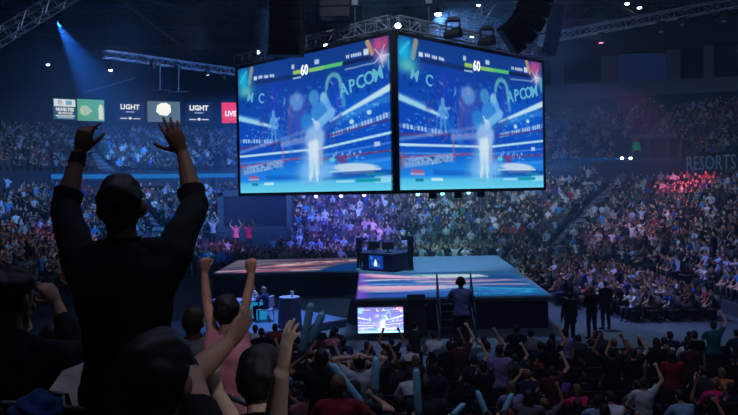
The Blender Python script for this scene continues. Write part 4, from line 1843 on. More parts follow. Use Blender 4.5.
def st_build(mb, name, m, smooth=False):
    o = mb.build(name, m, stage)
    o.matrix_parent_inverse = S0
    return o


mb = MB()
mb.slab([(XL, Y0), (XR, Y0), (XR + 0.85, Y1), (XW, Y1), (XW, YW), (XL, YW)], ZS - 0.08, ZS)
st_build(mb, 'deck', M_STAGE_TOP)
mb = MB()
mb.slab([(XL + 0.12, Y0 + 0.12), (XR - 0.12, Y0 + 0.12), (XR + 0.7, Y1 - 0.1), (XW + 0.1, Y1 - 0.1), (XW + 0.1, YW + 0.12), (XL + 0.12, YW + 0.12)], 0, ZS - 0.08)
st_build(mb, 'skirt', M_STAGE_SIDE)
mb = MB()
mb.tube((XL, Y0 - 0.02, ZS - 0.16), (XR, Y0 - 0.02, ZS - 0.16), 0.03, seg=8)
mb.tube((XL - 0.02, Y0, ZS - 0.16), (XL - 0.02, YW, ZS - 0.16), 0.03, seg=8)
mb.tube((XW, YW - 0.02, ZS - 0.16), (XL, YW - 0.02, ZS - 0.16), 0.03, seg=8)
st_build(mb, 'edge_rail', M_STEEL)
# front picture floor
c = Canvas(200, 150, 7.3, 8.0, (28, 78, 146))
c.blend((3.2 - c.Y) / 3.0, (60, 120, 150), 0.5)
c.glow(5.2, 6.7, 3.0, 1.1, (30, 140, 200), 0.85)
c.glow(2.4, 3.2, 1.2, 3.0, (90, 120, 220), 0.6)
c.glow(1.2, 3.6, 1.0, 0.5, (30, 90, 190), 0.95)
c.seg(0.9, 3.9, 3.5, 3.9, 0.7, (40, 110, 200), 0.7, 0.7)
c.blend(1 - (c.X - 0.18) / 0.5, (124, 82, 214), 0.95)
for y0_, y1_, w, col, a in ((0.5, 2.7, 0.7, (232, 190, 226), 0.9), (1.2, 3.4, 0.5, (214, 120, 190), 0.8), (2.7, 3.5, 0.55, (196, 226, 244), 0.95), (5.3, 5.3, 1.5, (216, 178, 222), 0.9), (5.9, 4.6, 0.5, (226, 150, 200), 0.7), (6.2, 6.0, 0.4, (186, 196, 232), 0.7), (4.4, 4.3, 0.35, (120, 190, 226), 0.6)):
    for k in range(12):
        t0, t1 = k / 12, (k + 1) / 12
        f = lambda t: (0.45 + t * 4.0, y0_ + (y1_ - y0_) * t + 0.25 * math.sin(t * 4 + y0_))
        c.seg(*f(t0), *f(t1), w * (1 - 0.55 * t0), col, a * (1 - 0.45 * t0), 0.55, w * (1 - 0.55 * t1))
c.seg(2.8, 3.6, 5.7, 3.5, 0.6, (226, 190, 214), 0.8, 0.5)
c.seg(4.0, 4.1, 6.5, 3.4, 0.35, (206, 170, 206), 0.75, 0.35)
c.seg(3.2, 5.1, 7.1, 6.4, 0.35, (60, 176, 226), 0.8, 0.4)
c.seg(2.6, 5.6, 5.0, 5.4, 0.35, (150, 214, 240), 0.7, 0.4)
# pale feathered wing shape at the far side
c.ell(4.2, 1.75, 1.6, 0.75, (206, 232, 240), 0.9, 0.35, 0.06)
c.ell(3.1, 1.4, 0.8, 0.5, (120, 190, 206), 0.8, 0.3)
for k in range(9):
    c.seg(2.9 + 0.3 * k, 1.1 + 0.03 * k, 3.3 + 0.3 * k, 2.3, 0.12, (70, 130, 170), 0.6, 0.12)
c.seg(5.7, 2.2, 7.0, 2.4, 0.3, (30, 60, 120), 0.6, 0.3)
c.specks(4.4, 6.2, 7.0, 7.6, 40, 0.16, (70, 190, 230), 0.5, 12)
c.seg(3.9, 3.0, 7.2, 3.6, 0.5, (190, 160, 190), 0.7, 0.5)
c.seg(3.6, 4.5, 7.2, 4.9, 0.5, (214, 176, 210), 0.75, 0.5)
c.seg(0.8, 5.1, 3.4, 5.0, 0.9, (236, 196, 226), 0.8, 0.7)
c.seg(0.9, 1.4, 3.0, 2.3, 0.5, (240, 200, 230), 0.85, 0.4)
c.blend((c.X - 6.9) / 0.4, (30, 110, 170), 0.6)
for y0_, y1_, w, col, a in ((3.1, 3.2, 0.22, (24, 60, 160), 0.8), (4.75, 4.2, 0.25, (20, 90, 190), 0.75), (6.7, 5.4, 0.3, (40, 80, 190), 0.7), (2.0, 3.0, 0.16, (150, 60, 170), 0.7), (7.2, 7.0, 0.6, (60, 90, 200), 0.7)):
    for k in range(12):
        t0, t1 = k / 12, (k + 1) / 12
        f = lambda t: (0.6 + t * 5.5, y0_ + (y1_ - y0_) * t + 0.2 * math.sin(t * 5 + y0_))
        c.seg(*f(t0), *f(t1), w, col, a * (1 - 0.5 * t0), 0.25)
for k in range(14):
    c.seg(3.0 + 0.2 * k, 1.15 + 0.05 * (k % 3), 3.3 + 0.2 * k, 2.25 - 0.05 * (k % 4), 0.09, (240, 250, 255), 0.85, 0.08)
M_FLOORLED = mat_display('stage_floor_picture', 0.85)
o = link('floor_display', display_mesh('floor_display', c, XR - XL - 0.1, YM - Y0 - 0.1, M_FLOORLED), stage, ((XL + XR) / 2, (Y0 + YM) / 2, ZS + 0.015))
o.matrix_parent_inverse = S0
# left picture floor: sunset clouds
c = Canvas(160, 90, 7.0, 7.0, (86, 82, 112))
c.glow(0.6, 1.5, 2.2, 3.0, (120, 118, 140), 0.8)
for x0, y0_, x1, y1_, w, col, a in ((0.2, 6.3, 2.4, 5.4, 0.6, (232, 190, 214), 0.85), (1.4, 6.6, 4.2, 5.9, 0.7, (226, 120, 150), 0.8), (2.4, 4.4, 5.6, 2.6, 1.1, (226, 150, 160), 0.8), (3.2, 3.2, 6.6, 1.4, 1.3, (238, 206, 206), 0.9), (1.2, 3.0, 3.6, 1.6, 0.5, (150, 110, 140), 0.7), (3.0, 5.6, 5.2, 4.9, 0.6, (214, 130, 150), 0.8), (4.0, 6.3, 5.6, 6.0, 0.5, (244, 220, 224), 0.9), (4.6, 2.2, 6.9, 1.6, 0.8, (248, 226, 216), 0.9), (0.4, 4.6, 2.2, 3.6, 0.4, (96, 70, 100), 0.8), (2.8, 4.9, 4.6, 4.0, 0.3, (90, 60, 96), 0.7), (3.4, 1.6, 5.6, 0.8, 0.4, (120, 70, 90), 0.6)):
    c.seg(x0, y0_, x1, y1_, w, col, a, 0.5, w * 0.5)
c.specks(3.6, 0.6, 6.4, 3.2, 60, 0.22, (84, 40, 70), 0.75, 21)
for x0, y0_, x1, y1_ in ((0.3, 5.6, 2.6, 4.6), (2.2, 5.2, 4.4, 4.6), (1.6, 3.8, 3.4, 2.6), (3.8, 4.4, 5.4, 3.4), (2.6, 1.6, 5.0, 0.7)):
    c.seg(x0, y0_, x1, y1_, 0.32, (74, 44, 84), 0.75, 0.3)
c.specks(1.0, 2.0, 6.4, 5.6, 40, 0.2, (240, 190, 196), 0.4, 22)
# beyond its slanting right end the floor is plain blue
c.poly([(4.9, 7.1), (6.3, 3.2), (7.1, 3.0), (7.1, 7.1)], (14, 66, 140), 0.95, 0.15)
o = link('floor_display', display_mesh('floor_display', c, 7.0, Y1 - YW - 0.2, mat_display('wing_floor_picture', 0.72)), stage, (XW + 3.6, (YW + Y1) / 2, ZS + 0.015))
o.matrix_parent_inverse = S0

# ------------------------------------------------------------------ players' desk on stage
M_NAVY = mat('desk_navy', rgb(20, 28, 60), 0.4, noise=0.1)
DA, DB, DC = PZ(362.5, 270, ZS), PZ(394, 272.5, ZS), PZ(408.5, 269.5, ZS)
base = Vector((DB.x, DB.y, ZS))
desk = empty('players_desk', base, 'dark blue faceted players desk with a lit emblem panel on stage', 'desk')
a = DA - base
b = Vector((0, 0, 0))
cc = DC - base
back = Vector((0.15, 1.5, 0))
H_D = 0.88
mb = MB()
mb.slab([(a.x, a.y), (b.x, b.y), (cc.x, cc.y), (cc.x + 0.1, cc.y + 1.3), (a.x + 0.2, a.y + 1.5)], 0, H_D - 0.06)
mb.build('body', M_NAVY, desk)
mb = MB()
mb.slab([(a.x - 0.1, a.y - 0.06), (b.x, b.y - 0.1), (cc.x + 0.1, cc.y - 0.04), (cc.x + 0.2, cc.y + 1.4), (a.x + 0.1, a.y + 1.6)], H_D - 0.06, H_D)
mb.build('desk_top', mat('desk_top', rgb(60, 66, 100), 0.35), desk)
Mf = frame_matrix(a + (b - a) * 0.45 + Vector((0, 0, H_D * 0.5)), b - a, (0, 0, 1))
w = (b - a).length
mb = MB()
mb.box((0, 0, 0.02), (w * 0.44, H_D * 0.74, 0.04), bevel=0.01)
o = mb.build('emblem_panel', mat_emit('panel_blue', rgb(18, 58, 148), 1.0), desk)
o.matrix_local = Mf
mb = MB()
mb.prism([(-0.10, -0.20, 0.045), (0.10, -0.20, 0.045), (0.09, 0.0, 0.045), (0.0, 0.15, 0.045), (-0.09, 0.0, 0.045)], (0, 0, 0.015))
e = mb.build('emblem', mat_emit('emblem_white', rgb(200, 230, 255), 1.2), o)
mb = MB()
for x, y, r in ((-0.26, 0.18, 0.10), (0.22, -0.16, 0.09), (-0.2, -0.08, 0.07), (0.2, 0.16, 0.06)):
    mb.prism([(x + r * math.cos(k * PI / 8), y + r * math.sin(k * PI / 8), 0.043) for k in range(16)], (0, 0, 0.01))
mb.build('pattern', mat_emit('panel_light_blue', rgb(36, 110, 210), 1.0), o)
# two monitors on the desk seen from behind
for i, t in enumerate((0.36, 0.8)):
    p = base + a + (b - a) * t + Vector((0.05, 0.55, H_D))
    mn = empty('monitor', p, 'dark monitor on the players desk, %s of the two' % ('over the emblem panel' if i == 0 else 'nearer the desk corner'), 'monitor')
    mb = MB()
    mb.box((0, 0, 0.02), (0.3, 0.2, 0.03), bevel=0.01)
    mb.box((0, 0.02, 0.14), (0.06, 0.04, 0.24))
    mb.build('stand', M_BLACK, mn)
    mb = MB()
    mb.box((0, 0.05, 0.34), (0.58, 0.05, 0.36), bevel=0.015)
    mb.build('panel', M_BLACK, mn)

# ------------------------------------------------------------------ television below the stage
TV = P(380.5, 320, 25.2)
tvw = 45.5 * 25.2 / F_PX
tvh = tvw * 9 / 16
tv = empty('television', (TV.x, TV.y, 0), 'large television on a black stand below the stage front, picture washed violet', 'television')
mb = MB()
mb.box((0, 0.03, TV.z), (tvw + 0.1, 0.08, tvh + 0.1), bevel=0.015)
mb.build('casing', M_BLACK, tv)
t = link('display', fight_me, tv, (0, -0.02, TV.z))
t.rotation_euler = (PI / 2, 0, 0)
t.scale = (tvw / SW, tvh / SH, 1)
t.material_slots[0].link = 'OBJECT'
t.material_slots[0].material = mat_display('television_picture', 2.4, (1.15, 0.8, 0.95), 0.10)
mb = MB()
mb.box((-0.3, 0.1, TV.z / 2 - 0.1), (0.07, 0.07, TV.z - 0.2))
mb.box((0.3, 0.1, TV.z / 2 - 0.1), (0.07, 0.07, TV.z - 0.2))
mb.box((0, 0.1, 0.03), (0.9, 0.6, 0.06), bevel=0.01)
mb.build('stand', M_BLACK, tv)

# black loudspeaker wedge on the stage lip, side fills under it
p = PZ(417, 299, ZS)
w_ = empty('stage_monitor', (P(416.5, 320, 25.8).x, 25.8, 1.1), 'black wedge loudspeaker on top of the box right of the television', 'loudspeaker')
mb = MB()
mb.prism([(-0.32, -0.2, 0), (-0.32, 0.25, 0), (-0.32, 0.25, 0.12), (-0.32, 0.02, 0.34), (-0.32, -0.2, 0.18)], (0.64, 0, 0))
mb.build('cabinet', M_BLACK, w_)
mb = MB()
mb.prism([(-0.27, 0.235, 0.15), (-0.27, 0.035, 0.335), (-0.27, 0.045, 0.345), (-0.27, 0.245, 0.16)], (0.54, 0, 0))
mb.build('grille', M_STEEL, w_)
p = P(416.5, 320, 25.8)
sp_ = empty('loudspeaker', (p.x, p.y, 0), 'black loudspeaker box standing between the television and the stage steps', 'loudspeaker')
mb = MB()
mb.box((0, 0, 0.55), (0.7, 0.6, 1.1), bevel=0.03)
mb.build('cabinet', M_BLACK, sp_)
mb = MB()
mb.box((0, -0.31, 0.55), (0.62, 0.02, 1.0))
mb.build('grille', M_STEEL, sp_)

# steps up to the stage with two handrail posts
sx0, sx1 = P(438, 300, Y0 - 0.6).x, P(472, 300, Y0 - 0.6).x
stp = empty('stage_steps', ((sx0 + sx1) / 2, Y0 - 0.9, 0), 'black steps with tall handrail posts up to the stage front', 'steps')
for k in range(5):
    mb = MB()
    mb.box((0, 0.75 - 0.26 * k, ZS - 0.24 * (k + 1) + 0.02), (sx1 - sx0 - 0.1, 0.27, 0.05), bevel=0.008)
    mb.build('tread', M_STEEL, stp)
for s in (-1, 1):
    mb = MB()
    x = s * (sx1 - sx0) / 2
    mb.tube((x, 0.62, 0), (x, 0.62, ZS + 0.92), 0.026, seg=8)
    mb.tube((x, -0.5, 0), (x, -0.5, 0.85), 0.03, seg=8)
    mb.tube((x, 0.62, ZS + 0.88), (x, -0.5, 0.83), 0.03, seg=8)
    mb.prism([(x, 0.85, ZS - 0.2), (x, 0.85, ZS - 0.3), (x, -0.5, 0.0), (x, -0.5, 0.12)], (0.04 * s, 0, 0))
    mb.build('handrail', M_RAIL, stp)

# ------------------------------------------------------------------ commentary corner at the lower left
pa, pb_ = PZ(236, 336, 0.3), PZ(346, 318.4, 0.3)
ux = (pb_ - pa)
ux.z = 0
PLW = ux.length
ux.normalize()
uy = Vector((-ux.y, ux.x, 0))
M_DECKB = mat('small_deck_top', rgb(86, 108, 150), 0.5, noise=0.1)
dk = empty('commentary_platform', (pa.x, pa.y, 0), 'low pale blue platform with white edge carrying the commentary desk', 'platform', rz=math.atan2(ux.y, ux.x))
mb = MB()
mb.slab([(-2.6, 0), (PLW, 0), (PLW, 4.2), (-2.6, 4.2)], 0.0, 0.3)
mb.build('deck', M_DECKB, dk)
mb = MB()
mb.box((PLW / 2 - 1.3, -0.02, 0.27), (PLW + 2.6, 0.03, 0.06))
mb.build('edge_strip', mat('pale_edge', rgb(170, 184, 210), 0.5), dk)

dc = PZ(241, 300, 1.05)
cd = empty('commentary_desk', (dc.x, dc.y, 0.3), 'rounded commentary desk with a glowing cyan front', 'desk', rz=-0.1)
cd.scale = (1.12, 1.12, 1.0)
mb = MB()
prof = []
for k in range(21):
    t = -1 + 2 * k / 20
    prof.append((t * 1.05, -0.42 + 0.34 * t * t))
mb.slab(prof + [(0.95, 0.35), (-0.95, 0.35)], 0.72, 0.77)
mb.build('desk_top', mat('desk_top_pale', rgb(150, 150, 190), 0.35), cd)
mb = MB()
pr2 = [(x * 0.86, y * 0.86) for x, y in prof]
mb.slab(pr2 + [(0.8, -0.02), (-0.8, -0.02)], 0.02, 0.72)
mb.build('front', mat_emit('desk_cyan', rgb(24, 132, 190), 0.9), cd)
for t in (-0.7, 0.0, 0.7):
    mb = MB()
    x = t * 0.95
    mb.box((x, -0.42 * 0.86 + 0.34 * t * t * 0.86 - 0.02, 0.37), (0.05, 0.04, 0.7))
    mb.build('rib', M_NAVY, cd)

# draped cocktail table with a cup
tc_ = PZ(290, 327, 0.3)
ct = empty('cocktail_table', (tc_.x, tc_.y, 0.3), 'tall round table under a pleated grey-blue cloth', 'table')
mb = MB()
seg = 48
rings = []
for z, r0_, amp in ((0.0, 0.40, 0.035), (0.3, 0.39, 0.03), (0.7, 0.37, 0.02), (1.0, 0.365, 0.008), (1.07, 0.36, 0.0)):
    rings.append([mb.bm.verts.new(((r0_ + amp * math.sin(12 * 2 * PI * k / seg)) * math.cos(2 * PI * k / seg), (r0_ + amp * math.sin(12 * 2 * PI * k / seg)) * math.sin(2 * PI * k / seg), z)) for k in range(seg)])
for r1_, r2_ in zip(rings[:-1], rings[1:]):
    for k in range(seg):
        mb.bm.faces.new((r1_[k], r1_[(k + 1) % seg], r2_[(k + 1) % seg], r2_[k]))
mb.bm.faces.new(rings[-1])
mb.build('cloth', mat('table_cloth', rgb(92, 104, 150), 0.85, noise=0.1), ct, smooth=True)
mb = MB()
mb.lathe((0, 0, 1.07), [(0.365, 0.0), (0.37, 0.012), (0.36, 0.025), (0.0, 0.026)], 32)
mb.build('table_top', mat('table_top_pale', rgb(170, 176, 214), 0.4), ct, smooth=False)
cup = empty('paper_cup', (tc_.x + 0.1, tc_.y, 0.3 + 1.096), 'small white cup on the draped round table', 'cup')
mb = MB()
mb.lathe((0, 0, 0), [(0.045, 0), (0.06, 0.17), (0.062, 0.17), (0.0, 0.165)], 20)
mb.build('body', mat('cup_white', rgb(220, 222, 236), 0.5), cup, smooth=False)
mb = MB()
mb.lathe((0, 0, 0.165), [(0.066, 0), (0.066, 0.02), (0.05, 0.035), (0.0, 0.036)], 20)
mb.build('lid', mat('cup_lid', rgb(200, 200, 220), 0.4), cup)


def simple_chair(loc, rz, label, col, group=None):
    o = empty('chair', loc, label, 'chair', group, rz)
    m = mat('chair_shell', col, 0.5)
    mb = MB()
    mb.box((0, 0.02, 0.44), (0.46, 0.44, 0.05), bevel=0.02)
    mb.build('seat', m, o)
    mb = MB()
    mb.box((0, -0.22, 0.74), (0.44, 0.05, 0.42), bevel=0.02)
    mb.build('backrest', m, o)
    for sx in (-1, 1):
        for sy in (-1, 1):
            mb = MB()
            mb.tube((sx * 0.2, sy * 0.19, 0.43), (sx * 0.22, sy * 0.22, 0.0), 0.014, seg=8)
            mb.build('leg', M_RAIL, o)
    return o


# ------------------------------------------------------------------ flown loudspeakers
M_GRILLE = mat('speaker_grille', rgb(14, 14, 17), 0.8, noise=0.3, nscale=40)
M_CAB = mat('speaker_cabinet', rgb(11, 11, 13), 0.6)


def line_array(pts, width, label, Y, facing=0.0):
    """pts: photo pixels down the front edge of the hang from top to bottom"""
    o = empty('line_array', P(pts[0][0], pts[0][1], Y), label, 'loudspeaker')
    Mi = o.matrix_basis.copy()
    org = P(pts[0][0], pts[0][1], Y)
    for (x0, y0_), (x1, y1_) in zip(pts[:-1], pts[1:]):
        a, b = P(x0, y0_, Y) - org, P(x1, y1_, Y) - org
        d = b - a
        L = d.length
        up = -d.normalized()
        xd = Vector((math.cos(facing), math.sin(facing), 0))
        xd = (xd - up * xd.dot(up)).normalized()
        M = frame_matrix((a + b) / 2, xd, up)
        mb = MB()
        mb.box((0, 0, -0.28), (width, L * 0.95, 0.55), bevel=0.03)
        box = mb.build('cabinet', M_CAB, o)
        box.matrix_local = M
        mb = MB()
        mb.box((0, 0, 0.01), (width * 0.94, L * 0.86, 0.03))
        mb.build('grille', M_GRILLE, box)
    top = pts[0]
    mb = MB()
    mb.box((0, 0.2, 0.1), (width * 0.8, 0.5, 0.15))
    mb.tube((0, 0.2, 0.15), (0, 0.2, max(0.5, 19.6 - org.z)), 0.03, seg=6)
    mb.build('flying_frame', M_STEEL, o)
    return o


line_array([(541, -24), (541, -12), (539.5, 0), (535.5, 13), (529, 25), (520.5, 35), (510, 43)], 0.86, 'large curved black line array hanging before the right screen truss', 21.0, 0.2)
line_array([(556, 5), (556, 15), (555, 25), (553, 35), (551, 45), (548, 54)], 0.75, 'slim black line array hanging behind the large curved one', 33.0, 0.3)
line_array([(285, -20), (285, -7), (285, 6), (285, 19), (284.5, 32), (284, 44), (283.5, 55)], 1.2, 'long straight black line array hanging over the left screen truss', 26.0, -0.2)
line_array([(334, -24), (334, -14), (334, -4), (334, 6), (334, 17)], 1.1, 'black line array cut off by the top edge, left of centre', 27.0, -0.1)

# ------------------------------------------------------------------ rigging in the roof
def truss_px(p0, p1, s, label, m=M_ALU, r=0.035, bay=0.6, name='lighting_truss'):
    return tag(truss_mb(P(*p0), P(*p1), s, bay, r, r * 0.55).build(name, m), label, 'truss')


truss_px((104, 54, 45), (236, 72, 52), 0.42, 'long light grey truss hanging left of the screens', bay=0.7)
truss_px((-114, 107, 40), (106, -28, 40), 0.7, 'pale truss crossing the upper left corner', bay=0.8)
truss_px((558, 36, 56), (752, 0, 50), 0.62, 'long pale truss rising to the upper right corner', bay=0.8)
truss_px((462, 18, 62), (530, 34, 70), 0.9, 'pale truss glimpsed above the right screen', bay=1.2, r=0.05)
truss_px((478, 20, 60), (496, -6, 60), 0.9, 'steep pale truss behind the large line array', bay=1.2, r=0.05)

for px, py, Y, lab in ((153, 60, 46, 'lamp hanging from the left truss, under its third bay'), (178, 63, 48, 'lamp hanging from the left truss, under its middle'), (207, 66, 50, 'lit lamp hanging from the left truss, toward the screen'), (224, 70, 51.5, 'black lamp at the screen end of the left truss')):
    p = P(px, py + 6, Y)
    moving_head(p, p + Vector((0.2, 0.3, -1)), lab, rgb(190, 210, 255) if 'lit' in lab else rgb(20, 40, 40), 0.85, strength=6 if 'lit' in lab else 0.4)
for px, py, Y, lab in ((601, 36, 54.5, 'black lamp with a pink lens hanging from the right truss'), (661, 25, 52.5, 'black lamp hanging from the middle of the right truss'), (682, 18, 52, 'small black lamp hanging from the right truss beside the middle one'), (724, 14, 51, 'black lamp hanging from the outer end of the right truss')):
    p = P(px, py + 3, Y)
    moving_head(p, p + Vector((0.0, 0.0, -1)), lab, rgb(255, 120, 200) if 'pink' in lab else rgb(60, 70, 90), 1.15, strength=3 if 'pink' in lab else 0.6)

# bright roof lamps: small floods with glowing faces
def roof_lamp(px, py, Y, size, label, col, strength=12.0):
    size *= 0.78
    p = P(px, py, Y)
    o = empty('roof_lamp', p, label, 'lamp', 'roof lamps')
    mb = MB()
    mb.tube((0, 0, 0.05), (0, 0, 0.4), size * 1.15, size * 0.7, seg=16)
    mb.tube((0, 0, 0.4), (0, 0, max(0.6, 19.5 - p.z)), 0.025, seg=6)
    mb.build('housing', M_BLACK, o)
    mb = MB()
    mb.ball((0, 0, 0.02), (size, size, size * 0.55), 16, 10)
    mb.build('lamp_glass', mat_emit('lamp_glass', col, strength), o, smooth=True)


for a_ in ((48, 65, 55, 0.16, 'small white roof lamp at the left, below the dark truss', rgb(235, 240, 255)),
           (110.5, 70.5, 55, 0.18, 'small white roof lamp in the blue beam', rgb(235, 240, 255)),
           (438, 14.5, 45, 0.26, 'bright roof lamp above the right screen, wrapped in haze', rgb(240, 246, 255)),
           (478.5, 5.5, 60, 0.2, 'roof lamp high up by the steep pale truss', rgb(240, 246, 255)),
           (472, 37, 50, 0.16, 'small roof lamp just over the right screen truss', rgb(220, 235, 255)),
           (545.5, 21, 55, 0.16, 'small roof lamp between the two right line arrays', rgb(235, 240, 255)),
           (627, 4, 60, 0.24, 'left one of the two roof lamps at the upper right', rgb(255, 250, 240)),
           (639.5, 8, 60, 0.22, 'right one of the two roof lamps at the upper right', rgb(255, 250, 240)),
           (639, 8 + 12, 70, 0.001, '', None)):
    if a_[5] is not None:
        roof_lamp(*a_)
for px, py, Y, s_, lab in ((398, 25.5, 25.8, 0.11, 'white lamp on top of the screens at their corner'), (325.5, 44.5, 29.0, 0.10, 'white lamp on the middle of the left screen truss'), (258, 52, 33.0, 0.09, 'white lamp near the outer end of the left screen truss'), (293, 52, 31, 0.07, 'small blue-white lamp on the left screen truss')):
    p = P(px, py, Y)
    o = empty('truss_lamp', p, lab, 'lamp', 'lamps on the screen truss')
    mb = MB()
    mb.tube((0, 0.06, 0), (0, 0.3, 0.05), s_ * 1.2, s_ * 0.8, seg=14)
    mb.tube((0, 0.15, 0), (0, 0.15, -0.4), 0.03, seg=6)
    mb.build('housing', M_BLACK, o)
    mb = MB()
    mb.ball((0, 0.03, 0), (s_, 0.06, s_ * 0.85), 14, 10)
    mb.build('lamp_glass', mat_emit('lamp_glass', rgb(225, 238, 255), 9), o, smooth=True)

mb = MB()
mb.tube(P(84, 92.5, 58), P(135, 78, 58), 0.07, seg=8)
tag(mb.build('roof_pipe', M_ALU), 'pale pipe slanting under the roof between the beam and the left truss', 'pipe')
for px, y0_, y1_, Y, lab in ((160, 64, 90, 46, 'first'), (178.5, 66, 92, 47.5, 'second')):
    mb = MB()
    mb.tube(P(px, y0_, Y), P(px, y1_, Y), 0.05, seg=8)
    mb.tube(P(px - 10, y1_, Y), P(px + 10, y1_ - 0.5, Y), 0.04, seg=8)
    tag(mb.build('drop_bar', M_STEEL), '%s thin drop bar with a cross pipe under the left truss' % lab, 'bar')
# ------------------------------------------------------------------ near stand: steps down to the floor
def row_y(r):
    return 2.85 + 0.95 * r


def row_z(r):
    return 3.45 - 0.295 * r


NEAR_X1 = 1.0
mb = MB()
for r in range(-4, 8):
    z = row_z(r)
    y0, y1 = row_y(r) - 0.55, row_y(r) + 0.40
    mb.slab([(-9.5, y0), (NEAR_X1, y0), (NEAR_X1, y1), (-9.5, y1)], 0.0, z)
struct(mb.build('floor_terrace_near', M_TERR))
mb = MB()
mb.slab([(-9.5, -6), (2.5, -6), (2.5, row_y(-4) - 0.55), (-9.5, row_y(-4) - 0.55)], 0.0, row_z(-4) - 0.4)
struct(mb.build('floor_landing_near', M_TERR))

# ------------------------------------------------------------------ seats one can see one by one
M_SEAT = mat('seat_plastic', rgb(74, 34, 42), 0.45, noise=0.12)
M_SEATF = mat('seat_fabric', rgb(52, 30, 38), 0.9, noise=0.25, nscale=20)
M_EDGE = mat('seat_edge', rgb(140, 142, 148), 0.4)


def seat_meshes():
    mb = MB()
    mb.box((0, 0.02, 0.43), (0.46, 0.42, 0.08), bevel=0.025)
    pan = mb.mesh('seat', M_SEATF, True)
    mb = MB()
    n = 10
    prof = []
    for k in range(n + 1):
        t = -1 + 2 * k / n
        prof.append((t * 0.23, 0.05 * t * t))
    for z0, z1, lean0, lean1 in ((0.47, 0.78, 0.0, -0.05), (0.78, 0.88, -0.05, -0.085)):
        for k in range(n):
            (xa, ya), (xb, yb) = prof[k], prof[k + 1]
            top = lambda x: 0.02 * (1 - (x / 0.23) ** 2) if z1 > 0.8 else 0.0
            mb.prism([(xa, -0.24 + ya + lean0, z0), (xb, -0.24 + yb + lean0, z0), (xb, -0.24 + yb + lean1, z1 + top(xb)), (xa, -0.24 + ya + lean1, z1 + top(xa))], (0, 0.04, 0))
    back = mb.mesh('backrest', M_SEAT, False)
    mb = MB()
    pts = [(x, -0.24 + y - 0.085, 0.885 + 0.02 * (1 - (x / 0.23) ** 2)) for x, y in prof]
    pts = [(pts[0][0], pts[0][1] + 0.04, 0.5)] + pts + [(pts[-1][0], pts[-1][1] + 0.04, 0.5)]
    mb.path(pts, 0.012, 6)
    edge = mb.mesh('back_edge', M_EDGE, True)
    mb = MB()
    mb.box((0, -0.02, 0.2), (0.34, 0.07, 0.40), bevel=0.01)
    mb.box((0, 0.02, 0.015), (0.40, 0.30, 0.03), bevel=0.008)
    ped = mb.mesh('pedestal', M_STEEL)
    mb = MB()
    mb.box((0, -0.03, 0.63), (0.05, 0.36, 0.035), bevel=0.012)
    mb.box((0, -0.18, 0.53), (0.04, 0.06, 0.2))
    arm = mb.mesh('armrest', M_SEAT)
    return pan, back, edge, ped, arm


SEAT_ME = seat_meshes()
# one mesh for seats too far off to show their parts
_bm = bmesh.new()
for me, off in ((SEAT_ME[0], 0), (SEAT_ME[1], 0), (SEAT_ME[3], 0)):
    _bm.from_mesh(me)
SEAT_ONE = bpy.data.meshes.new('arena_seat')
_bm.to_mesh(SEAT_ONE)
_bm.free()
SEAT_ONE.materials.append(M_SEAT)


def arena_seat(x, y, z, label, group, detailed):
    if detailed:
        o = empty('arena_seat', (x, y, z), label, 'seat', group)
        pan, back, edge, ped, arm = SEAT_ME
        link('seat', pan, o)
        b = link('backrest', back, o)
        link('back_edge', edge, b)
        link('pedestal', ped, o)
        for s in (-1, 1):
            link('armrest', arm, o, (s * 0.26, 0, 0))
    else:
        o = link('arena_seat', SEAT_ONE, None, (x, y, z))
        tag(o, label, 'seat', group)
    return o


# ------------------------------------------------------------------ main figures, posed on their own joints
def w(px, py, Y):
    return npv(P(px, py, Y))


def hero(J, floor, label, sit=False, S=1.0, fine=True, voxel=0.006, hands=None, sleeve=0.6, legs=2.0, hair='short', skin=None, shirt=(.05, .05, .05), trousers=(.02, .022, .03), hairc=None, hairvol=0.016, eyes_on=True, girth=1.0, shoulder=0.18, group=None, fwd=(0, 1, 0), seg=12, wrinkle=None):
    """J holds head, neck, pelvis, shoulders, elbows and wrists in place; legs are worked out down to the floor"""
    nec, pel = J['neck'], J['pelvis']
    d = nec - pel
    J.setdefault('waist', pel + d * 0.32 + np.array((0, -0.015, 0)))
    J.setdefault('chest', pel + d * 0.68 + np.array((0, -0.01, 0)))
    fw = nrm(fwd)
    rt = nrm(np.cross(fw, (0, 0, 1)))
    for s, n in ((-1, 'L'), (1, 'R')):
        J.setdefault('sh' + n, nec + rt * (s * shoulder * S) - np.array((0, 0, 0.055 * S)))
        J['hip' + n] = pel + rt * (s * 0.093 * S) - np.array((0, 0, 0.02))
        if sit:
            J['kn' + n] = J['hip' + n] + fw * 0.40 * S + rt * (s * 0.05)
            J['an' + n] = np.array((J['kn' + n][0], J['kn' + n][1] - 0.02, floor + 0.085))
        else:
            an = np.array((J['hip' + n][0] + s * 0.03, J['hip' + n][1], floor + 0.085))
            kn, an2 = ik(J['hip' + n], an, 0.43 * S, 0.42 * S, fw)
            J['kn' + n], J['an' + n] = kn, an2
        J['to' + n] = J['an' + n] + fw * 0.17 * S - np.array((0, 0, 0.05)) + rt * s * 0.02
    base = np.array((pel[0], pel[1], floor))
    Jl = {k: (v - base if k not in ('headup', 'headfwd') else v) for k, v in J.items()}
    k = make_kit(Jl, hands or {}, S, fine, voxel, 4, sleeve, legs, hair, girth, seg, hairvol, wrinkle=wrinkle)
    o = place_person(k, base, 0, label, group, skin, shirt, trousers, hairc)
    if eyes_on:
        eyes(o, k.frame)
    return o, k, base


SK = rgb(176, 128, 104)
DARKH = rgb(20, 17, 16)
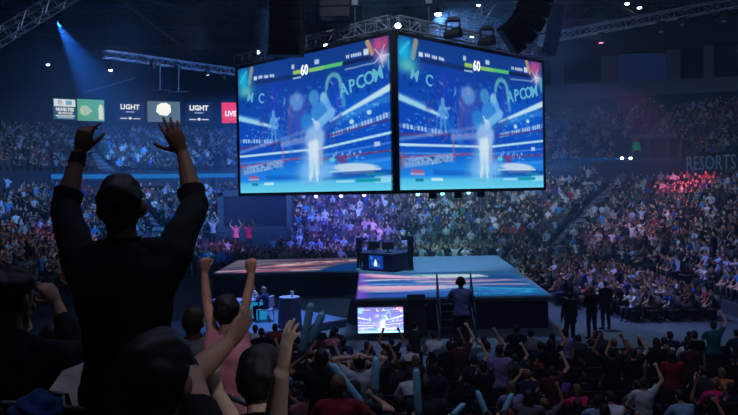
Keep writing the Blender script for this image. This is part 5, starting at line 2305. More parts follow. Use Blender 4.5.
# --- the man with both hands up
J = dict(head=w(122, 207, 2.87), neck=w(123.5, 246, 2.85), pelvis=w(131, 390, 2.80),
         shL=w(79, 259, 2.88), shR=w(173, 254, 2.88), elL=w(65, 207, 3.08), elR=w(195, 204, 3.10),
         wrL=w(79, 154, 3.20), wrR=w(183, 154, 3.22))
hd = {'L': dict(d=w(88, 122, 3.22) - w(79, 154, 3.20), pn=(0.15, 1, 0), side=(1, 0, 0.2), curl=(0.35, 0.95, 1.0, 1.0), thumb=0.35, spread=0.12, tcurl=0.3),
      'R': dict(d=w(166, 118, 3.20) - w(183, 154, 3.22), pn=(-0.1, 1, 0.1), side=(-1, 0, 0), curl=(0.25, 0.2, 0.3, 0.4), thumb=0.9, spread=0.16, tcurl=0.05)}
man, mk, mbase = hero(J, row_z(0), 'man in dark long-sleeved top with both arms raised, largest figure at the left', S=1.02, voxel=0.005, hands=hd, sleeve=1.28, skin=rgb(122, 88, 72), shirt=rgb(30, 31, 37), hairc=DARKH, hairvol=0.013, girth=1.04)
# wrist band
d_ = nrm(J['wrL'] - J['elL'])
c_ = J['elL'] + (J['wrL'] - J['elL']) * 0.90 - mbase
band = MB()
band.tube(c_ - d_ * 0.022, c_ + d_ * 0.022, 0.036, 0.034, seg=20)
b_ = band.build('wristband', mat('wristband_black', rgb(20, 20, 22), 0.7), man)
# --- dark man at the left edge, hand before his face
J = dict(head=w(13, 299, 3.05), neck=w(9, 336, 3.02), pelvis=w(2, 470, 2.95),
         shR=w(52, 356, 3.02), elR=w(76, 352, 3.22), wrR=w(58, 306, 3.36), shL=w(-33, 352, 3.0), elL=w(-40, 400, 3.15), wrL=w(-8, 352, 3.32), headfwd=np.array((0.5, 1, 0.0)))
hd = {'R': dict(d=w(46, 286, 3.38) - w(58, 306, 3.36), pn=(-0.6, 0.6, 0), side=(-0.6, -0.6, 0.3), curl=(0.5, 0.6, 0.7, 0.8)), 'L': dict(curl=(0.6,) * 4)}
hero(J, row_z(0), 'man in black at the left edge holding a hand up before his face', S=0.98, hands=hd, sleeve=1.75, skin=SK, shirt=rgb(26, 27, 34), hairc=DARKH, hairvol=0.022)
# --- shaggy dark head at the bottom, one arm up
J = dict(head=w(158, 385, 1.86), neck=w(156, 440, 1.80), pelvis=w(150, 560, 1.55), headfwd=np.array((0.15, 1, -0.1)),
         shR=w(206, 452, 1.82), elR=w(190, 378, 2.12), wrR=w(226, 345, 2.30), shL=w(110, 455, 1.8), elL=w(95, 540, 1.9), wrL=w(130, 520, 2.1))
hd = {'R': dict(d=(0.45, 0.7, 0.6), pn=(-0.7, 0.6, 0.1), side=(0.5, 0.2, -0.8), curl=(0.25, 0.2, 0.25, 0.35), spread=0.1, thumb=0.2)}
J['pelvis'][2] = row_z(-1) + 0.5
hero(J, row_z(-1), 'person with shaggy dark hair at the bottom edge, one bare forearm lifted to the right', sit=True, S=0.98, hands=hd, sleeve=0.5, skin=rgb(150, 116, 98), shirt=rgb(24, 24, 28), hairc=rgb(22, 19, 20), hairvol=0.030)
# --- person in pink with both fists up
J = dict(head=w(227, 313, 4.80), neck=w(227, 334, 4.76), pelvis=w(229, 412, 4.70), shL=w(214, 336, 4.78), shR=w(241, 336, 4.78),
         elL=w(207, 304, 4.92), wrL=w(204.5, 274, 5.02), elR=w(245, 309, 4.92), wrR=w(251.5, 275, 5.02))
fist = dict(curl=(1.5, 1.5, 1.5, 1.5), thumb=0.2, tcurl=0.9, d=(0, 0.1, 1), pn=(0, 1, 0))
J['pelvis'][2] = row_z(2) + 0.88
hero(J, row_z(2), 'person in a pink sleeveless shirt with both fists raised straight up', S=0.93, girth=0.86, voxel=0.007, hands={'L': dict(fist, side=(1, 0, 0)), 'R': dict(fist, side=(-1, 0, 0))}, sleeve=0.12, skin=rgb(196, 140, 116), shirt=rgb(206, 128, 140), hairc=DARKH, hairvol=0.022, trousers=rgb(120, 124, 136))
# --- person in black behind the big raised hand
J = dict(head=w(262, 382, 2.80), neck=w(262, 424, 2.74), pelvis=w(262, 520, 2.45), shR=w(300, 432, 2.74), elR=w(272, 446, 2.50), wrR=w(281, 374, 2.34), shL=w(226, 432, 2.74), elL=w(246, 446, 2.62), wrL=w(219, 396, 2.62))
J['pelvis'][2] = row_z(0) + 0.46
hd = {'R': dict(d=w(290, 324, 2.34) - w(281, 374, 2.34), pn=(0.9, 0.5, 0), side=(-0.6, 0.8, 0), curl=(0.15, 0.15, 0.2, 0.25), thumb=0.8, spread=0.2), 'L': dict(curl=(1.4,) * 4, thumb=0.2, tcurl=0.8, d=(-0.4, 0.1, 0.5), pn=(0, 1, 0))}
hero(J, row_z(0), 'person in black with a large open hand raised high at bottom centre left', sit=True, S=1.0, hands=hd, sleeve=0.5, skin=rgb(196, 164, 146), shirt=rgb(16, 16, 19), hairc=DARKH, hairvol=0.024)
# --- two bent backs at the lower left
for (hx_, hy_), (nx_, ny_), (qx, qy), Y, r, lab, col in (((93, 334), (86, 352), (74, 440), 3.85, 1, 'person in a grey shirt bending forward between the two dark men', rgb(150, 154, 162)), ((56, 340), (51, 354), (44, 430), 4.70, 2, 'person in a pale pink shirt sitting left of the grey bent back', rgb(214, 170, 186))):
    J = dict(head=w(hx_, hy_, Y + 0.12), neck=w(nx_, ny_, Y), pelvis=w(qx, qy, Y - 0.25))
    J['pelvis'][2] = row_z(r) + 0.5
    for sgn, n in ((-1, 'L'), (1, 'R')):
        J['el' + n] = J['neck'] + np.array((sgn * 0.26, 0.06, -0.32))
        J['wr' + n] = J['neck'] + np.array((sgn * 0.12, 0.28, -0.36))
    hero(J, row_z(r), lab, sit=True, S=0.97, fine=False, voxel=0.010, sleeve=0.6, shirt=col, hairc=DARKH, hairvol=0.02, eyes_on=False)

# --- handrail and a blue jacket near the camera
mb = MB()
mb.path([P(196, 384, 3.3), P(232, 398, 3.3), P(290, 420, 3.3)], 0.014, 10)
mb.tube(P(290, 420, 3.3), (P(290, 420, 3.3).x, 3.3, row_z(0)), 0.014)
tag(mb.build('handrail', M_RAIL, smooth=True), 'thin pale handrail slanting down under the raised fist', 'railing')


def heap(c, rx, ry, rz_, seed, name, color, label, cat):
    bm = bmesh.new()
    bmesh.ops.create_icosphere(bm, subdivisions=4, radius=1.0)
    for v in bm.verts:
        p = v.co.copy()
        k = 1 + 0.16 * math.sin(5 * p.x + seed) * math.sin(4 * p.y + 1) + 0.09 * math.sin(11 * p.z + 6 * p.x + seed)
        v.co = Vector((p.x * rx * k, p.y * ry * k, max(p.z, -0.25) * rz_ * k))
    me = bpy.data.meshes.new(name)
    bm.to_mesh(me)
    bm.free()
    me.polygons.foreach_set('use_smooth', [True] * len(me.polygons))
    me.materials.append(mat(name + '_cloth', color, 0.9, noise=0.3, nscale=12, bump=0.3, bscale=20))
    o = link(name, me, None, c)
    return tag(o, label, cat)


p = P(36, 414, 2.55)
heap(p, 0.075, 0.10, 0.075, 2.0, 'blue_jacket', rgb(28, 66, 128), 'crumpled blue jacket in the lower left corner', 'jacket')
# the seat back that carries the jacket
arena_seat(p.x, p.y + 0.2, row_z(0), 'dark seat under the blue jacket in the lower left corner', 'arena seats of the near rows', True)
for px_, Y_, rz_, lab in ((66, 3.30, 0.35, 'pale edged seat back below the pale pink shirt at lower left'), (98, 3.05, 0.3, 'pale edged seat back below the grey bent back, beside the cheering man')):
    p = P(px_, 390, Y_)
    o = arena_seat(p.x, Y_, row_z(0), lab, 'arena seats of the near rows', True)
    o.rotation_euler = (0, 0, -rz_)

# ------------------------------------------------------------------ kits of everyday poses
KINDS = ['sit_idle', 'sit_clap', 'sit_lean', 'sit_armsup', 'sit_onearm', 'sit_phone', 'stand_idle', 'stand_clap', 'stand_armsup', 'stand_onearm', 'stand_headhands', 'stand_crossed']
KITS = {}
for kn in KINDS:
    J, H = pose(kn)
    KITS[kn] = make_kit(J, H, 1.0, False, 0.017, 3, 0.55 if kn != 'sit_lean' else 1.6)
    KITS[kn].long = long_hair(KITS[kn].frame, 0.018)
    KITS[kn].long.materials.append(M_HAIR)
POSE_WORD = {'sit_idle': 'seated', 'sit_clap': 'seated clapping', 'sit_lean': 'leaning forward', 'sit_armsup': 'seated with arms up', 'sit_onearm': 'seated, one fist up', 'sit_phone': 'seated holding hands up', 'stand_idle': 'standing', 'stand_clap': 'standing clapping', 'stand_armsup': 'standing with arms up', 'stand_onearm': 'standing, one fist up', 'stand_headhands': 'standing hands on head', 'stand_crossed': 'standing arms folded'}
COLS = [('black', rgb(24, 24, 28)), ('dark grey', rgb(52, 54, 60)), ('navy', rgb(34, 40, 66)), ('grey', rgb(110, 112, 120)), ('white', rgb(214, 216, 222)), ('blue', rgb(44, 78, 150)), ('red', rgb(150, 44, 50)), ('teal', rgb(50, 110, 118)), ('maroon', rgb(92, 36, 48)), ('light blue', rgb(140, 172, 206)), ('olive', rgb(78, 82, 58)), ('purple', rgb(104, 70, 140)), ('hot pink', rgb(226, 40, 110)), ('orange', rgb(214, 120, 70)), ('pink', rgb(206, 120, 140)), ('lavender', rgb(150, 140, 190))]
COLD = dict(COLS)
CW = np.array([24, 14, 11, 9, 7, 5, 4, 3, 4, 4, 3, 2, 0, 0, 1, 1], float)
CW /= CW.sum()
POSE_P = {'near': (['sit_idle', 'sit_clap', 'sit_lean', 'sit_phone', 'sit_onearm'], [0.42, 0.22, 0.2, 0.1, 0.06]),
          'floor': (['sit_idle', 'sit_clap', 'sit_lean', 'sit_armsup', 'sit_onearm', 'sit_phone', 'stand_idle', 'stand_clap', 'stand_armsup', 'stand_onearm'], [0.34, 0.14, 0.16, 0.05, 0.06, 0.07, 0.07, 0.05, 0.03, 0.03])}
ORD = ['first', 'second', 'third', 'fourth', 'fifth', 'sixth', 'seventh', 'eighth', 'ninth', 'tenth', 'eleventh', 'twelfth', 'thirteenth', 'fourteenth', 'fifteenth', 'sixteenth', 'seventeenth', 'eighteenth', 'nineteenth', 'twentieth', 'twenty-first', 'twenty-second', 'twenty-third', 'twenty-fourth', 'twenty-fifth', 'twenty-sixth', 'twenty-seventh', 'twenty-eighth', 'twenty-ninth', 'thirtieth', 'thirty-first', 'thirty-second', 'thirty-third', 'thirty-fourth', 'thirty-fifth', 'thirty-sixth']

slots = []          # x, y, z, zone, row, position in the row
for r in range(2, 8):
    y, z = row_y(r), row_z(r)
    x = -0.56 * y
    i = 0
    while x < NEAR_X1 - 0.25:
        slots.append([x, y - 0.05, z, 'near', r, i])
        x += 0.60
        i += 1
NFL = 9
for r in range(NFL):
    y = 11.4 + 1.0 * r
    x = -0.55 * y
    i = 0
    while x < 0.56 * y:
        slots.append([x + 0.15 * (r % 2), y, 0.0, 'floor', r, i])
        x += 0.62
        i += 1


for r in (NFL, NFL + 1):
    y = 11.4 + 1.0 * r
    x = -0.45 * y
    i = 0
    while x < -0.75:
        slots.append([x, y, 0.0, 'floor', r, i])
        x += 0.62
        i += 1


def head_px(s, standing):
    return project((s[0], s[1], s[2] + (1.63 if standing else 1.17)))


# places the main figures and the camera riser take
CAMOP = P(461, 312, 18.0)
keep = []
for s in slots:
    h = head_px(s, False)
    if h is None:
        continue
    if s[3] == 'near' and s[4] <= 2 and 150 < h[0] < 330:
        continue
    if s[3] == 'near' and s[4] <= 4 and 95 < h[0] < 330 and h[1] < 345:
        continue
    if s[3] == 'near' and s[4] in (3, 4) and 206 < h[0] < 330:
        continue
    if s[3] == 'floor' and abs(s[0] - CAMOP.x) < 0.95 and abs(s[1] - 18.0) < 1.05:
        continue
    if h[1] > 470 or h[0] < -60 or h[0] > 800:
        continue
    if s[3] == 'near' and (s[4] <= 6 and h[0] > 345 or s[4] <= 5 and h[0] > 296):
        continue
    keep.append(s)
slots = keep

# people the photo singles out: pixel of the head, colour, pose, hair
WISH = [(359, 360, 'white', 'stand_headhands', 'short', 'near'), (392, 336, 'black', 'sit_armsup', 'short', 'floor'), (411, 348, 'white', 'sit_lean', 'short', 'floor'), (436, 346, 'white', 'sit_lean', 'short', 'floor'),
        (398, 366, 'dark grey', 'sit_idle', 'short', 'floor'), (432, 364, 'navy', 'stand_idle', 'short', 'floor'), (449, 342, 'black', 'stand_onearm', 'short', 'floor'), (459, 340, 'maroon', 'stand_onearm', 'short', 'floor'), (474, 342, 'dark grey', 'stand_onearm', 'short', 'floor'), (485, 344, 'light blue', 'stand_onearm', 'short', 'floor'),
        (550, 344, 'black', 'stand_onearm', 'long', 'floor'), (512, 384, 'lavender', 'sit_idle', 'long', 'floor'), (561, 384, 'purple', 'sit_clap', 'short', 'floor'), (580, 384, 'hot pink', 'sit_clap', 'long', 'floor'), (553, 368, 'maroon', 'stand_onearm', 'short', 'floor'),
        (645, 372, 'white', 'stand_onearm', 'short', 'floor'), (612, 352, 'black', 'stand_armsup', 'short', 'floor'), (630, 352, 'black', 'stand_onearm', 'short', 'floor'), (668, 350, 'red', 'stand_idle', 'long', 'floor'), (690, 345, 'maroon', 'stand_idle', 'short', 'floor'), (726, 372, 'orange', 'sit_lean', 'long', 'floor'), (716, 384, 'hot pink', 'sit_lean', 'short', 'floor'), (690, 395, 'light blue', 'sit_lean', 'short', 'floor'), (655, 350, 'black', 'stand_idle', 'long', 'floor'),
        (190, 303, 'grey', 'stand_idle', 'short', 'near'), (80, 350, 'grey', 'sit_lean', 'short', 'near'), (50, 348, 'pink', 'sit_lean', 'short', 'near'), (335, 326, 'dark grey', 'sit_clap', 'short', 'floor'), (264, 340, 'black', 'sit_clap', 'short', 'floor'), (310, 372, 'pink', 'sit_clap', 'short', 'near'), (325, 384, 'black', 'sit_idle', 'long', 'near')]
taken = {}
for px, py, cn, pk, hr_, zone in WISH:
    best, bd = None, 1e9
    for i, s in enumerate(slots):
        if i in taken or s[3] != zone:
            continue
        h = head_px(s, pk.startswith('stand'))
        if h is None:
            continue
        dd = abs(h[0] - px) + 1.2 * abs(h[1] - py)
        if dd < bd:
            best, bd = i, dd
    if best is not None and bd < 40:
        taken[best] = (cn, pk, hr_)
        # slide along the row to stand where the photo has them
        s = slots[best]
        s[0] += max(-0.3, min(0.3, (px - head_px(s, pk.startswith('stand'))[0]) / F_PX * s[1]))

# thundersticks: foot, tip, distance along the hall, holder's row
STICKS = [((302, 354), (311, 303), 8.5, 6, 'blue inflatable stick held high, leftmost of the sticks'), ((309, 346), (323, 312), 8.6, 6, 'blue inflatable stick tilted right beside the leftmost stick'),
          ((362, 405), (331, 364), 7.7, 5, 'long blue inflatable stick slanting down to the right at bottom centre'), ((375, 393), (376, 357), 8.6, 6, 'upright blue inflatable stick right of the white shirted person'),
          ((418.6, 415), (416, 369), 9.0, 7, 'upright blue inflatable stick standing alone right of centre'),
          ((487, 416), (477, 391), 11.6, -1, 'short blue inflatable stick leaning left at the bottom edge, right of centre'), ((502, 416), (512, 394), 11.6, -1, 'short blue inflatable stick leaning right at the bottom edge'), ((452, 416), (464, 404), 11.4, -1, 'blue inflatable stick nearly lying at the bottom edge, leftmost on the floor rows')]
M_STICK = mat('inflatable_film', rgb(150, 222, 250), 0.3, noise=0.12, nscale=10, spec=0.6)
stick_pos = []
for foot, tip, Y, r, lab in STICKS:
    a, b = P(*foot, Y), P(tip[0], tip[1], Y + 0.12)
    stick_pos.append((a, b, Y, r))
    d = (b - a).normalized()
    L = (b - a).length
    o = empty('inflatable_stick', a, lab, 'inflatable stick', 'blue inflatable cheering sticks')
    q = d.to_track_quat('Z', 'Y')
    mb = MB()
    rr = 0.047
    prof = [(0.0, 0.0), (rr * 0.75, 0.012), (rr, 0.05), (rr * 1.02, L * 0.5), (rr, L - 0.05), (rr * 0.75, L - 0.012), (0.0, L)]
    mb.lathe((0, 0, 0), prof, 20)
    s_ = mb.build('tube', M_STICK, o, smooth=True)
    s_.matrix_local = q.to_matrix().to_4x4()
    for zz in (-0.012, L + 0.002):
        mb = MB()
        mb.box((0, 0, zz), (rr * 1.5, 0.006, 0.03))
        mb.build('end_seam', M_STICK, s_)
# holders: drop slots that sit where they stand, then pose each one
hold_jobs = []
for k, (a, b, Y, r) in enumerate(stick_pos):
    zf = row_z(r) if r >= 0 else 0.0
    side = -1 if k in (0, 5) else 1
    yb = (row_y(r) - 0.05) if r >= 0 else Y - 0.25
    if k == 1:
        continue
    xb = a.x - side * 0.24
    hold_jobs.append((k, xb, min(yb, a.y - 0.18), zf, side))
slots_ok = []
for i, s in enumerate(slots):
    bad = any(abs(s[0] - xb) < 0.46 and abs(s[1] - yb) < 0.6 for _, xb, yb, _, _ in hold_jobs)
    if not bad or i in taken:
        slots_ok.append((i, s))
hold_words = {0: 'person in black holding up two blue inflatable sticks', 2: 'person in red holding the long slanting blue stick', 3: 'person in dark grey holding an upright blue stick beside the white shirt', 4: 'person in navy holding the lone upright blue stick', 5: 'person in grey at the bottom edge holding a blue stick leaning left', 6: 'person in dark grey at the bottom edge holding a blue stick leaning right', 7: 'person in olive at the bottom edge holding a nearly flat blue stick'}
hold_cols = {0: 'black', 2: 'red', 3: 'dark grey', 4: 'navy', 5: 'grey', 6: 'dark grey', 7: 'olive'}
for k, xb, yb, zf, side in hold_jobs:
    a = stick_pos[k][0]
    up = a.z - zf
    standing = up > 1.35
    J = stand_joints(0.95) if standing else sit_joints(0.97)
    t = np.array((a.x - xb, a.y - yb, up)) - np.array((0, 0.02, 0.05))
    n, m = ('R', 'L') if side > 0 else ('L', 'R')
    set_arm(J, n, t, (side, -0.2, -0.6), 0.97)
    if k == 0:
        a2 = stick_pos[1][0]
        t2 = np.array((a2.x - xb, a2.y - yb, a2.z - zf)) - np.array((0, 0.02, 0.05))
        set_arm(J, m, t2, (-side, -0.2, -0.6), 0.97)
    else:
        set_arm(J, m, (-side * 0.2, 0.28, J['neck'][2] - 0.4), (-side, -0.4, -0.3), 0.97)
    gp = dict(curl=(1.35,) * 4, thumb=0.5, tcurl=0.9)
    kit = make_kit(J, {'L': gp, 'R': gp}, 0.95 if standing else 0.97, False, 0.014, 3, 0.5)
    place_person(kit, (xb, yb, zf), 0, hold_words[k], None, shirt=COLD[hold_cols[k]], parts=('shirt', 'trousers', 'hair'))

count_in_row = {}
n_people = 0
ROWNAME = {('near', r): '%s near row' % ORD[r - 2] for r in range(2, 8)}
for r in range(NFL + 2):
    ROWNAME[('floor', r)] = '%s floor row' % ORD[r]
seat_slots = []
for i, s in slots_ok:
    x, y, z, zone, r, pos = s
    key = (zone, r)
    k = count_in_row[key] = count_in_row.get(key, 0) + 1
    seat_slots.append((x, y, z, zone, r, k))
    if i in taken:
        cn, pk, hr_ = taken[i]
    else:
        if RNG.random() < (0.12 if zone == 'near' else 0.20):
            continue
        names, ps = POSE_P[zone]
        pk = names[RNG.choice(len(names), p=np.array(ps) / sum(ps))]
        cn = COLS[RNG.choice(len(COLS), p=CW)][0]
        hr_ = 'long' if RNG.random() < 0.22 else 'short'
        h = head_px(s, pk.startswith('stand'))
        # nobody stands up in front of the television or the commentary corner
        if pk.startswith('stand') and (h[1] < 346 and 225 < h[0] < 412):
            pk = 'sit_idle'
        if pk in ('sit_armsup', 'sit_onearm') and 200 < h[0] < 425 and (zone == 'near' or h[1] < 360):
            pk = 'sit_clap'
    kit = KITS[pk]
    lab = 'person in %s, %s, %s from left, %s' % (cn, POSE_WORD[pk], ORD[k - 1], ROWNAME[key])
    sc = float(np.clip(RNG.normal(0.97, 0.04), 0.88, 1.06))
    rz = float(RNG.normal(0.0, 0.14)) - 0.06 * x / max(y, 1) * 3
    dx = float(RNG.normal(0, 0.03))
    pp = ('shirt', 'trousers', 'hair')
    place_person(kit, (x + dx, y, z), rz, lab, 'audience on the near rows' if zone == 'near' else 'audience on the floor rows', shirt=COLD[cn], parts=pp, scale=sc, hair_mesh=kit.long if hr_ == 'long' else None)
    n_people += 1
print('individual people', n_people)

n_seat = 0
for x, y, z, zone, r, k in seat_slots:
    h = project((x, y, z + 0.6))
    if h is None or h[1] > 455:
        continue
    lab = 'dark red arena seat, %s from left, %s' % (ORD[k - 1], ROWNAME[(zone, r)])
    arena_seat(x, y - 0.02, z, lab, 'arena seats of the %s' % ROWNAME[(zone, r)], zone == 'near' and r <= 5 or zone == 'floor' and r <= 1)
    n_seat += 1
print('seats', n_seat)

# ------------------------------------------------------------------ camera riser and its operator
rs = empty('camera_riser', (CAMOP.x, 18.0, 0), 'small black camera riser in the middle of the floor crowd', 'platform')
mb = MB()
mb.box((0, 0, 1.02), (1.3, 1.2, 0.1), bevel=0.01)
mb.build('deck', M_BLACK, rs)
for sx in (-1, 1):
    for sy in (-1, 1):
        mb = MB()
        mb.tube((sx * 0.6, sy * 0.55, 0), (sx * 0.6, sy * 0.55, 0.98), 0.03)
        mb.build('leg', M_STEEL, rs)
for k in range(4):
    mb = MB()
    mb.box((-0.42, -0.68 - 0.05 * (3 - k), 0.2 + 0.22 * k), (0.42, 0.12, 0.03))
    mb.build('tread', M_RAIL, rs)
J, H = pose('stand_phone')
H = {'L': dict(curl=(1.0,) * 4), 'R': dict(curl=(1.0,) * 4)}
set_arm(J, 'L', (-0.13, 0.34, 1.20), (-1, -0.4, -0.6))
set_arm(J, 'R', (0.13, 0.34, 1.22), (1, -0.4, -0.6))
op_kit = make_kit(J, H, 1.0, False, 0.012, 3, 0.9, hair='short')
op = place_person(op_kit, (CAMOP.x, 17.95, 1.07), 0, 'camera operator in a blue-grey shirt and headphones on the riser before the stage', None, shirt=rgb(120, 136, 200), hair=DARKH, scale=1.08)
hdp, hr0, hf0, hu0, _ = op_kit.frame
mb = MB()
for k in range(9):
    a0, a1 = PI * k / 9, PI * (k + 1) / 9
    f = lambda a: hdp + hr0 * (0.1 * math.cos(a)) + hu0 * (0.02 + 0.118 * math.sin(a))
    mb.tube(f(a0), f(a1), 0.012, seg=6)
for s in (-1, 1):
    mb.tube(hdp + hr0 * (s * 0.08), hdp + hr0 * (s * 0.115), 0.042, seg=12)
mb.build('headphones', M_BLACK, op)
cmr = empty('video_camera', (CAMOP.x, 18.38, 1.07), 'black broadcast camera on a tripod before the camera operator', 'camera')
mb = MB()
mb.box((0, 0, 1.32), (0.16, 0.42, 0.2), bevel=0.02)
mb.box((0, -0.1, 1.46), (0.05, 0.22, 0.05))
mb.build('body', M_BLACK, cmr)
mb = MB()
mb.tube((0, 0.2, 1.32), (0, 0.42, 1.32), 0.06, 0.075, seg=16)
mb.build('lens', M_BLACK, cmr)
for k in range(3):
    mb = MB()
    a = 0.5 + k * 2 * PI / 3
    mb.tube((0, 0, 1.2), (0.34 * math.cos(a), 0.2 * math.sin(a), 0.0), 0.018)
    mb.build('leg', M_STEEL, cmr)

# ------------------------------------------------------------------ people on and round the stage
STK = {}
for kn in ('stand_idle', 'stand_crossed', 'sit_idle', 'sit_lean', 'stand_phone', 'stand_clap', 'sit_clap'):
    J, H = pose(kn)
    STK[kn] = make_kit(J, H, 1.0, False, 0.014, 3, 1.8)
    eyes_k = STK[kn]


def stage_person(px, py, z, kn, rz, label, shirt, trousers=rgb(20, 22, 30), scale=1.0, name=None, parts=('shirt', 'trousers', 'shoeL', 'shoeR', 'hair')):
    p = PZ(px, py, z)
    o = place_person(STK[kn], p, rz, label, None, shirt=shirt, trousers=trousers, scale=scale, parts=parts)
    return o, p


stage_person(411, 270.5, ZS, 'stand_phone', 1.1, 'player in black standing at the right end of the players desk', rgb(22, 24, 36), scale=1.12)
stage_person(359.5, 268, ZS, 'stand_phone', -0.9, 'player in dark blue standing at the left end of the players desk', rgb(26, 34, 70), scale=1.04)
pq = base + (a_ if False else Vector((0, 0, 0)))
for px, dy, lab, col, kn in ((372, 2.0, 'person in navy seated behind the players desk, left of two', rgb(30, 40, 90), 'sit_lean'), (399, 1.9, 'person in grey seated behind the players desk, right of two', rgb(90, 100, 130), 'sit_lean')):
    Yp = (DB.y + DA.y) / 2 + dy
    p = P(px, 262, Yp)
    c_ = simple_chair((p.x, Yp, ZS), PI, 'white shell chair under the seated person at the %s of the players desk' % ('left' if px < 385 else 'right'), rgb(190, 196, 210))
    place_person(STK[kn], (p.x, Yp, ZS), PI, lab, None, shirt=col)
# commentator
pc = PZ(267, 330, 0.3)
for px, Y, rz, lab, clab, kn, col, hc in ((266, 27.6, 1.3, 'commentator in a dark blue suit seated in profile beside the glowing cyan desk', 'pale shell chair of the commentator in the suit', 'sit_clap', rgb(44, 56, 104), rgb(150, 140, 140)),
                                         (253, 28.4, -1.9, 'second commentator in a white shirt facing the one in the suit', 'pale shell chair behind the glowing cyan desk', 'sit_idle', rgb(206, 212, 228), DARKH)):
    p = P(px, 300, Y)
    simple_chair((p.x, Y, 0.3), rz, clab, rgb(196, 204, 226))
    place_person(STK[kn], (p.x, Y, 0.3), rz, lab, None, shirt=col, trousers=rgb(24, 30, 60), hair=hc)
# staff standing in the aisle right of the stage
for px, Y, lab, col in ((592, 24.6, 'staff member in black standing at the edge of the bare floor', rgb(14, 14, 17)), (606, 26.2, 'staff member in dark grey beside the one in black', rgb(30, 32, 38)), (570, 23.5, 'person in black by the stage corner at the right', rgb(16, 16, 20))):
    p = P(px, 330, Y)
    place_person(STK['stand_crossed' if px == 592 else 'stand_idle'], (p.x, Y, 0), 0.2, lab, None, shirt=col)
# steward in green in the right vomitory aisle
hx, hy = wall_hit(637, D_LOW + 0.9)
gz = UP_Z
place_person(STK['stand_idle'], (hx, hy, gz), PI - 0.3, 'steward in a bright green shirt at the top of the right aisle', None, shirt=rgb(70, 226, 130), trousers=rgb(30, 32, 40), scale=1.1)
# three fans by the portal, pink light put into their shirt colours
for px, py, Y, lab, col, kn in ((213, 232, 50.5, 'fan in shirt tinted by pink light, arms up before the dark portal, leftmost of three', rgb(236, 170, 176), 'stand_armsup'), (236, 236, 49.5, 'fan in shirt tinted by pink light, arms up before the dark portal, middle of three', rgb(240, 120, 140), 'stand_armsup'), (249, 238, 49.0, 'fan in shirt tinted by red light, arms up before the dark portal, rightmost of three', rgb(250, 44, 92), 'stand_armsup')):
    zf = Z_FRONT + ROW_H * max(0, int((math.hypot(0, Y - CY1) - R0) / ROW_D))
    p = P(px, py, Y)
    place_person(KITS[kn], (p.x, Y, zf), PI, lab, None, shirt=col, parts=('shirt', 'trousers', 'hair'), scale=1.1)
# fans at the blue dot lights: two small white lights on the right fascia
for px, lab in ((622, 'white lamp on the right fascia, left one of the pair throwing a blue beam'), (630.5, 'white lamp on the right fascia, right one of the pair throwing a blue beam')):
    x, y = wall_hit(px, D_LOW - 0.3)
    p = P(px, 158.2, y)
    o = empty('fascia_lamp', p, lab, 'lamp')
    mb = MB()
    mb.box((0, 0.12, 0), (0.3, 0.2, 0.24), bevel=0.03)
    mb.build('housing', M_BLACK, o)
    mb = MB()
    mb.ball((0, 0, 0), (0.14, 0.05, 0.11), 14, 10)
    mb.build('lamp_glass', mat_emit('lamp_glass', rgb(220, 240, 255), 6), o, smooth=True)
# ------------------------------------------------------------------ light
BLUE = (0.30, 0.52, 1.0)
COOL = (0.55, 0.72, 1.0)
PINK = (1.0, 0.14, 0.45)
VIOL = (0.50, 0.38, 1.0)
# rig lamps round the screens wash the stands beyond and beside them
WASH = (0.36, 0.56, 1.0)
for x, y, z, pw, nm in ((-34, 48, 4.5, 9750, 'a'), (-27, 60, 4.5, 9750, 'b'), (-14, 64, 4, 13600, 'c'), (-2, 66, 3, 18700, 'd'), (11, 62, 2.5, 21000, 'e'), (22, 56, 2.0, 10500, 'f'), (26, 44, 1.0, 3600, 'g')):
    spot((0.5 + 0.12 * x, 34, 17), (x, y, z), WASH if nm != 'g' else (0.5, 0.52, 1.0), pw, 36, 0.8, 0.6, 'wash_' + nm)
spot((0, 32, 16), (3, 39, 1), (0.3, 0.7, 1.0), 9000, 40, 0.7, 0.5, 'stage_wash')
spot((-4, 30, 13), (-3.6, 27.5, 0.4), (0.24, 0.47, 1.0), 11000, 27, 0.6, 0.3, 'commentary_wash')
spot((7, 30, 14), (9.5, 25.5, 0), (0.4, 0.65, 1.0), 3500, 26, 0.8, 0.3, 'floor_right')
spot((0.5, 34, 17), (-26, 38, 2.5), WASH, 6000, 40, 0.8, 0.6, 'wash_left_near')
# deep blue spots added out of sight behind the screens fill the far air
spot((-3, 38, 9.5), (-24, 58, 6), (0.04, 0.26, 1.0), 19000, 80, 0.9, 0.6, 'blue_left')
spot((-1, 39, 9.5), (-12, 64, 6), (0.04, 0.24, 1.0), 11000, 60, 0.9, 0.6, 'blue_back_left')
spot((0, 38, 9.5), (-3, 56, 2), (0.05, 0.18, 1.0), 9000, 60, 0.9, 0.4, 'blue_back')
spot((0.5, 19, 16), (1.0, 28.5, 11.2), (0.6, 0.75, 1.0), 5000, 50, 0.8, 0.3, 'truss_head_fill')  # unseen spot added to brighten the truss over the screens
# unseen spots added to brighten the roof steel and the suites
spot((9, 30, 11.5), (24, 54, 17), (0.5, 0.65, 1.0), 3500, 40, 0.8, 0.3, 'truss_right_fill')
spot((4, 34, 12), (28, 68, 14.5), (0.5, 0.6, 1.0), 3000, 28, 0.8, 0.3, 'suite_fill')
spot((-6, 28, 11), (-17, 44, 15.5), (0.45, 0.6, 1.0), 1200, 60, 0.8, 0.3, 'truss_left_fill')
spot((6, 40, 12), (9, 58, 19), (0.2, 0.5, 1.0), 6000, 60, 0.8, 0.3, 'roof_blue_fill')
